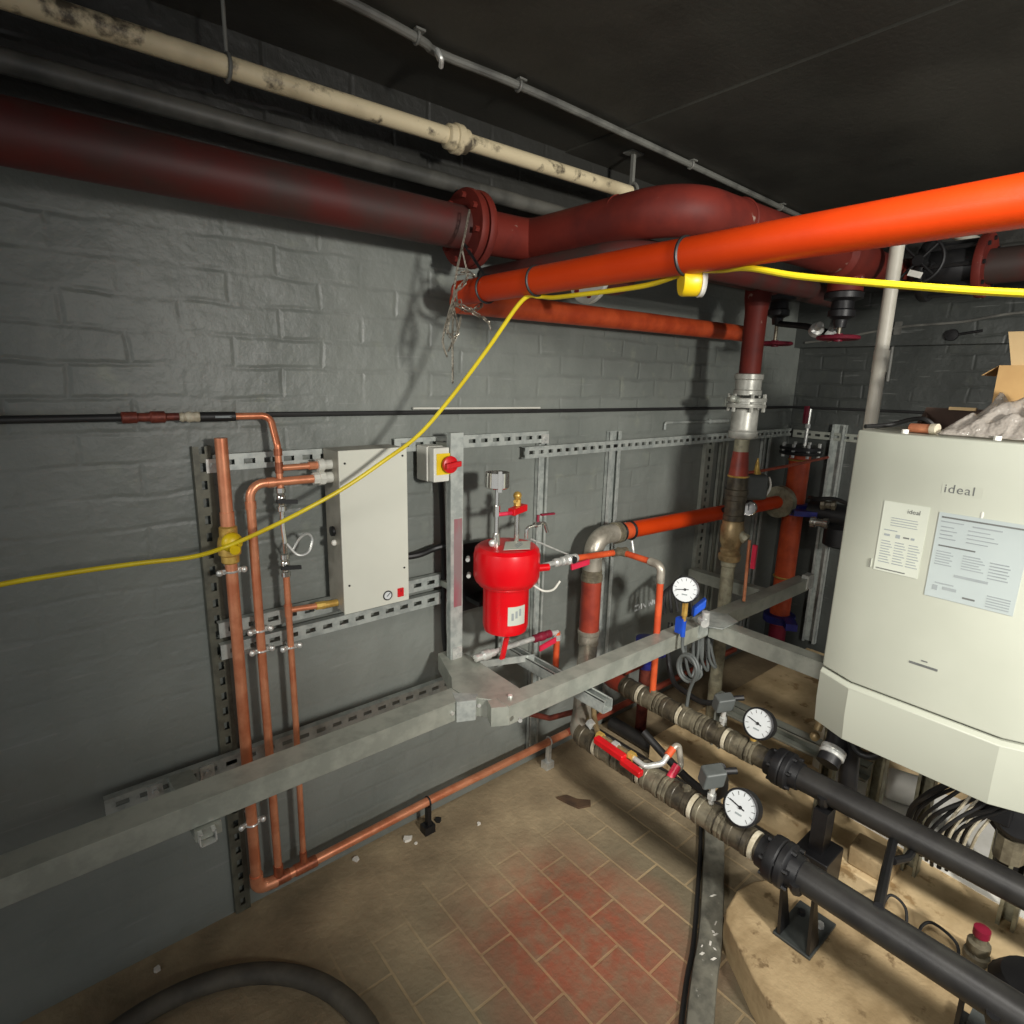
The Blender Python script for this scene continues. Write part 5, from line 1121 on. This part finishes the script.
part('hook', MB().tube([(1.70, -1.27, .34), (1.66, -1.27, .345), (1.60, -1.255, .36)], .010, 8), 'black_iron', t)

# dark pipes lying on the floor between the headers
solo('floor_pipe', MB().tube([(1.915, -.06, .034), (1.915, -.80, .034), (1.915, -.90, .034)], .030, 18), 'black_paint', 'farther of two dark pipes lying on the floor between the headers', 'pipe', 'dark floor pipes')
solo('floor_pipe', MB().tube([(1.79, -.08, .034), (1.79, -.80, .034), (1.79, -.92, .034)], .030, 18), 'black_paint', 'nearer of two dark pipes lying on the floor between the headers', 'pipe', 'dark floor pipes')

# flat dusty duct running towards the camera
path = smooth_path([(1.84, -.62, .018), (1.70, -.715, .018), (1.56, -.80, .018), (1.335, -.93, .018), (1.22, -.985, .018), (1.08, -1.06, .018), (.9, -1.17, .018), (.7, -1.30, .018)], 6)
mb = MB(); vs = []; fs = []; m = len(path)
for i, p in enumerate(path):
    d = (path[min(i + 1, m - 1)] - path[max(i - 1, 0)]).normalized(); s = d.cross(Z_).normalized()
    for k in range(12):
        a = 2 * PI * k / 12; ca, sa = math.cos(a), math.sin(a)
        vs.append(p + s * .033 * (abs(ca) ** .6) * (1 if ca > 0 else -1) + Z_ * .0165 * (abs(sa) ** .6) * (1 if sa > 0 else -1))
for i in range(m - 1):
    for k in range(12): fs.append((i * 12 + k, i * 12 + (k + 1) % 12, (i + 1) * 12 + (k + 1) % 12, (i + 1) * 12 + k))
fs += [tuple(range(12)), tuple(range((m - 1) * 12, m * 12))[::-1]]
mb.add(vs, fs)
fd = solo('flat_duct', mb, 'dusty_black', 'flat dusty black duct with paint splashes crossing the paving beside the concrete plinth', 'duct')
sp = MB(); rnd = random.Random(11)
for k in range(9):
    i = rnd.randint(14, 22); p = path[i]; d = (path[i + 1] - path[i]).normalized(); s = d.cross(Z_).normalized()
    sp.obox(p + s * rnd.uniform(-.018, .02) + Z_ * .0165 + d * rnd.uniform(-.01, .01), d + s * rnd.uniform(-1, 1), s, Z_, rnd.uniform(.003, .009), rnd.uniform(.0015, .004), .0006)
part('paint_splash', sp, 'chip', fd)
solo('duct_cable', MB().tube([tuple(p + V((-.034, .03, -.010))) for p in path], .007, 8), 'black_rubber', 'thin black cable lying along the left edge of the flat dusty duct', 'cable')

# big hose ring at bottom left
hp = []
for k in range(40):
    a = math.radians(190 - 235 * k / 39)
    hp.append((.085 + .385 * math.cos(a), -.567 + .385 * math.sin(a), .026))
solo('coiled_hose', MB().tube(hp, .025, 14), 'hose', 'thick dusty black hose curving over the floor at the bottom left', 'hose')

# scraps on the floor
def chip(name, x, y, z, s, mat, lab, cat, grp, seed):
    r = random.Random(seed); n = 7
    mb = MB().prism([(x + s * (1 + r.uniform(-.35, .35)) * math.cos(2 * PI * k / n), y + s * (1 + r.uniform(-.35, .35)) * math.sin(2 * PI * k / n)) for k in range(n)], z, z + s * .6)
    solo(name, mb, mat, lab, cat, grp)
chip('plaster_chip', .680, -.040, 0, .011, 'chip', 'white plaster chip by the wall, nearest the copper elbow', 'debris', 'white chips on the floor', 1)
chip('plaster_chip', .855, -.068, 0, .014, 'chip', 'white plaster chip by the wall, just left of the black floor clip', 'debris', 'white chips on the floor', 2)
chip('plaster_chip', .108, -.056, 0, .010, 'chip', 'white plaster chip at the wall above the coiled hose', 'debris', 'white chips on the floor', 3)
chip('plaster_chip', .87, -.10, 0, .006, 'chip', 'tiny white crumb beside the larger chip by the black floor clip', 'debris', 'white chips on the floor', 4)
chip('plaster_chip', 1.09, -.16, 0, .007, 'chip', 'pale crumb on the dusty floor between the wall and the red patch', 'debris', 'white chips on the floor', 5)
chip('dark_scrap', .985, -.055, 0, .012, 'black_rubber', 'small black scrap beside the black floor clip', 'debris', None, 6)
solo('brown_rag', MB().prism([(1.40, -.235), (1.44, -.25), (1.455, -.29), (1.49, -.325), (1.47, -.345), (1.425, -.325), (1.41, -.28)], 0, .008), 'scrap', 'dark brown scrap lying on the paving near the front header', 'rag')
solo('wall_plug', MB().lathe([(.008, 0), (.009, .003), (.004, .006), (.0, .0065)], (.02, 0, .405), nY, 10), 'chip', 'small white plug in the wall below the long beam at the left', 'plug')

# ------------------------------------------------------------------ lights, camera
def area(name, loc, target, size, power, col=(1, .96, .88)):
    l = bpy.data.lights.new(name, 'AREA'); l.energy = power; l.size = size; l.color = col
    o = bpy.data.objects.new(name, l); COL.objects.link(o); o.location = loc
    o.rotation_euler = (V(target) - V(loc)).to_track_quat('-Z', 'Y').to_euler()
def spot(name, loc, target, power, deg, soft, col=(1, .965, .90)):
    l = bpy.data.lights.new(name, 'SPOT'); l.energy = power; l.shadow_soft_size = soft; l.spot_size = math.radians(deg); l.spot_blend = 1.0; l.color = col
    o = bpy.data.objects.new(name, l); COL.objects.link(o); o.location = loc
    o.rotation_euler = (V(target) - V(loc)).to_track_quat('-Z', 'Y').to_euler()
spot('work_lamp', (.62, -3.0, 1.78), (2.45, -.2, 1.15), 360, 96, .12)
spot('far_lamp', (-1.45, -1.05, 1.95), (1.75, -.85, .7), 110, 62, .22)
spot('fill_spot', (.3, -1.62, 2.2), (1.75, -.85, .25), 100, 66, .10)  # added fill for slab, plinth and boiler facet, no such fitting known
w = bpy.data.worlds.new('world'); SC.world = w; w.use_nodes = True
w.node_tree.nodes['Background'].inputs[0].default_value = (.95, .97, 1.0, 1); w.node_tree.nodes['Background'].inputs[1].default_value = .48

cam = bpy.data.cameras.new('camera'); co = bpy.data.objects.new('camera', cam); COL.objects.link(co)
yaw, pit, rol = 0.69778386, 0.22263405, 0.02491046
F = V((math.sin(yaw) * math.cos(pit), math.cos(yaw) * math.cos(pit), -math.sin(pit)))
r = V((math.cos(yaw), -math.sin(yaw), 0)); u = r.cross(F)
r2 = r * math.cos(rol) + u * math.sin(rol); u2 = r2.cross(F)
mt = Matrix((r2, u2, -F)).transposed().to_4x4(); mt.translation = (0, -1.6, 1.55)
co.matrix_world = mt
cam.sensor_width = 36; cam.lens = 36 * 590.886838 / 1024; cam.clip_start = .02
SC.camera = co
vs_ = SC.view_settings; vs_.view_transform = 'Standard'; vs_.look = 'None'; vs_.gamma = 1; vs_.use_curve_mapping = False; vs_.exposure = 0.0
